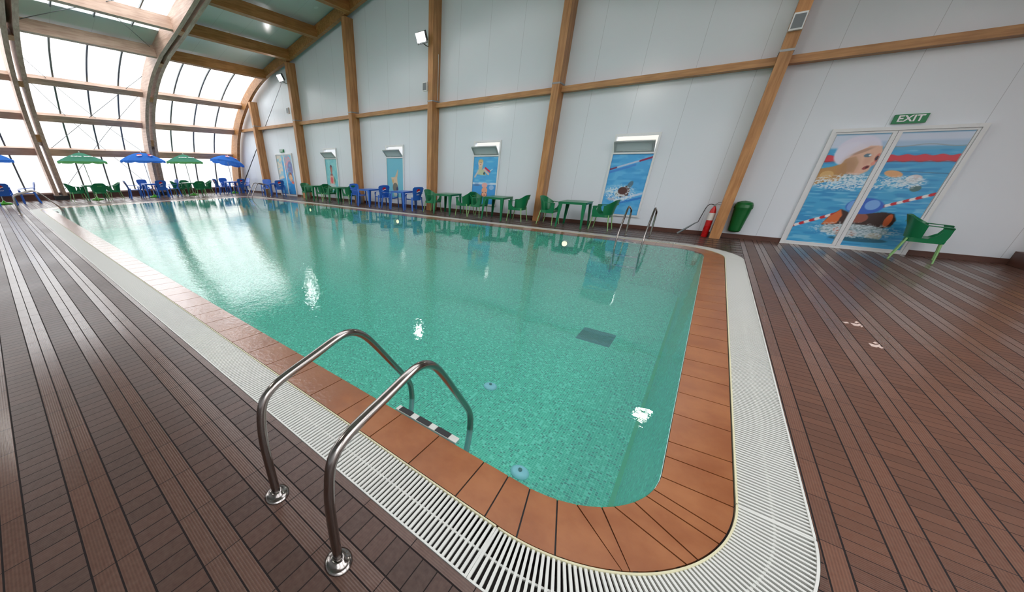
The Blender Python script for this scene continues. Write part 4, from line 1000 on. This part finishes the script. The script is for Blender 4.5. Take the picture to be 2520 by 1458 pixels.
for p, x, y, rz, lb in ((GC,-23.95,3.55,R90,'large-looking green chair with its back to the pool, under the left green parasol'),(GC,-24.65,2.75,0,'green chair in profile left of the left green parasol table'),(GC,-24.7,4.25,pi,'green chair in profile right of the left green parasol table'),
    (BC,-24.6,5.1,0,'blue chair in profile left of the middle blue parasol table'),(BC,-25.5,5.85,-R90,'blue chair facing the pool behind the middle blue parasol table'),(BC,-24.0,6.2,R90,'blue chair with logo back turned to the pool under the middle blue parasol'),(BC,-24.6,6.9,pi,'blue chair in profile right of the middle blue parasol table'),
    (GC,-24.9,7.3,0,'green chair half hidden left of the right green parasol table'),(GC,-25.5,7.9,-R90,'green chair facing the pool behind the right green parasol table'),(GC,-24.0,8.15,R90,'green chair with its back to the pool under the right green parasol'),(GC,-24.7,8.8,pi,'green chair in profile right of the right green parasol table'),
    (BC,-24.7,9.65,0,'blue chair in profile left of the tilted parasol table'),(BC,-25.6,10.3,-R90,'blue chair facing the pool behind the tilted parasol table'),(BC,-24.05,10.55,R90,'blue chair with logo back turned to the pool under the tilted parasol'),(BC,-24.8,11.2,pi,'blue chair in profile in the corner by the gable wall'),
    (BC,-24.0,.35,R90,'blue chair with its back to the pool at the left edge of the view'),(BC,-24.8,1.1,pi,'blue chair in profile right of the left edge parasol table')):
    place(p, x, y, rz+radians(random.uniform(-8,8)), lb, UG)

# ------------------------------------------------------------------ extinguisher and bin
t = thing('fire_extinguisher', 'tall red fire extinguisher with white label against the timber column', 'fire extinguisher', (.15,11.56,0))
MB().lathe([(.0,0),(.062,.0),(.068,.012),(.068,.60),(.055,.68),(.03,.73),(.022,.76),(.0,.76)], n=24).build('cylinder', M['red'], t)
MB().lathe([(.0695,.42),(.0695,.60)], n=24).build('label_sticker', M['redw'], t)
b = MB(); b.box(-.02,.02,-.025,.03,.755,.80); b.tube([(0,0,.80),(.05,0,.845),(.12,0,.85)], .008, 6); b.tube([(0,0,.79),(.12,0,.80)], .008, 6); b.build('valve_handle', M['steelm'], t)
b = MB(); b.tube(smoothpoly([(-.01,0,.78),(-.10,-.01,.81),(-.16,-.03,.74),(-.19,-.05,.55),(-.22,-.06,.36)],2), .009, 8); b.build('hose', M['dark'], t)
b = MB(); b.tube([(-.22,-.06,.36),(-.28,-.07,.32),(-.57,-.10,.035)], [.012,.016,.030], 12); b.build('discharge_horn', M['grey'], t)
t = thing('waste_bin', 'dark green plastic bin hung on the wall right of the extinguisher column', 'bin', (.70,YG,.17))
def ov(w, d, z, c=-.0): return [(w*cos(a), -d*.5+ -d*.5*sin(a)*1.0, z) for a in [2*pi*k/28 for k in range(28)]]
b = MB()
lv = [(.105,.17,0),(.122,.20,.03),(.163,.25,.50),(.165,.26,.556)]
for (w0,d0,z0),(w1,d1,z1) in zip(lv, lv[1:]): b.strip(ov(w0,d0,z0), ov(w1,d1,z1), True)
b.add(ov(.105,.17,0), [tuple(range(28))]); b.build('bin_body', M['bin'], t)
b = MB(); lv = [(.178,.275,.555),(.180,.278,.585),(.170,.268,.65),(.145,.235,.70),(.08,.17,.725),(.01,.14,.73)]
for (w0,d0,z0),(w1,d1,z1) in zip(lv, lv[1:]):
    A_ = [(x_, y_-.0, z_) for x_, y_, z_ in ov(w0,d0,z0)]; B2 = ov(w1,d1,z1); b.strip(A_, B2, True)
b.build('bin_lid', M['bin'], t); MB().box(-.05,.05,-.012,0,.2,.6).build('wall_bracket', M['dark'], t)

# ------------------------------------------------------------------ world
W = bpy.data.worlds.new('world'); SC.world = W; W.use_nodes = True; nt = W.node_tree; nt.nodes.clear()
out = nt.nodes.new('ShaderNodeOutputWorld'); bg = nt.nodes.new('ShaderNodeBackground'); tc = nt.nodes.new('ShaderNodeTexCoord'); sp = nt.nodes.new('ShaderNodeSeparateXYZ')
nt.links.new(tc.outputs['Generated'], sp.inputs[0])
mp = nt.nodes.new('ShaderNodeMapping'); mp.inputs['Scale'].default_value = (1,1,7); nt.links.new(tc.outputs['Generated'], mp.inputs[0])
nz = nt.nodes.new('ShaderNodeTexNoise'); nz.inputs['Scale'].default_value = 2.2; nz.inputs['Detail'].default_value = 4; nt.links.new(mp.outputs[0], nz.inputs[0])
ad = nt.nodes.new('ShaderNodeMath'); ad.operation = 'MULTIPLY_ADD'; nt.links.new(nz.outputs[0], ad.inputs[0]); ad.inputs[1].default_value = .06; nt.links.new(sp.outputs[2], ad.inputs[2])
mr = nt.nodes.new('ShaderNodeMapRange'); nt.links.new(ad.outputs[0], mr.inputs[0]); mr.inputs[1].default_value = -.1; mr.inputs[2].default_value = 1.03
cr = nt.nodes.new('ShaderNodeValToRGB'); nt.links.new(mr.outputs[0], cr.inputs[0]); E_ = cr.color_ramp.elements
def st(v): return (v+.03+.1)/1.13
stops = [(0,(.50,.50,.49)),(st(-.015),(.52,.52,.51)),(st(.02),(.62,.62,.61)),(st(.035),(.56,.60,.64)),(st(.06),(.74,.71,.64)),(st(.10),(.9,.85,.78)),(st(.16),(1,.98,.96)),(st(.4),(1.0,1.0,1.02)),(1,(1.0,1.0,1.04))]
while len(E_) < len(stops): E_.new(.5)
for e, (p, c) in zip(E_, stops): e.position = min(1,max(0,p)); e.color = (*c,1)
stv = nt.nodes.new('ShaderNodeMapRange'); nt.links.new(sp.outputs[2], stv.inputs[0]); stv.inputs[1].default_value = .0; stv.inputs[2].default_value = .8; stv.inputs[1].default_value = -.1; stv.inputs[2].default_value = 1.0; stv.inputs[3].default_value = 0; stv.inputs[4].default_value = 1
sr = nt.nodes.new('ShaderNodeValToRGB'); nt.links.new(stv.outputs[0], sr.inputs[0]); SE = sr.color_ramp.elements
SV = [(-.1,2.1),(.0,2.1),(.06,1.75),(.105,1.8),(.17,5.0),(.3,7.0),(.55,6.0),(1.0,3.4)]
while len(SE) < len(SV): SE.new(.5)
for e, (z_, v_) in zip(SE, SV): e.position = (z_+.1)/1.1; e.color = (v_/10,)*3+(1,)
m10 = nt.nodes.new('ShaderNodeMath'); m10.operation = 'MULTIPLY'; nt.links.new(sr.outputs[0], m10.inputs[0]); m10.inputs[1].default_value = 10
nt.links.new(cr.outputs[0], bg.inputs[0]); nt.links.new(m10.outputs[0], bg.inputs[1]); nt.links.new(bg.outputs[0], out.inputs[0])

SC.view_settings.view_transform = 'Standard'; SC.view_settings.look = 'None'; SC.view_settings.exposure = -0.3; SC.view_settings.gamma = 1
SC.cycles.max_bounces = 8; SC.cycles.transparent_max_bounces = 12; SC.cycles.diffuse_bounces = 4; SC.cycles.glossy_bounces = 4
SC.cycles.sample_clamp_indirect = 6; SC.cycles.caustics_reflective = False; SC.cycles.caustics_refractive = False; SC.cycles.use_denoising = True
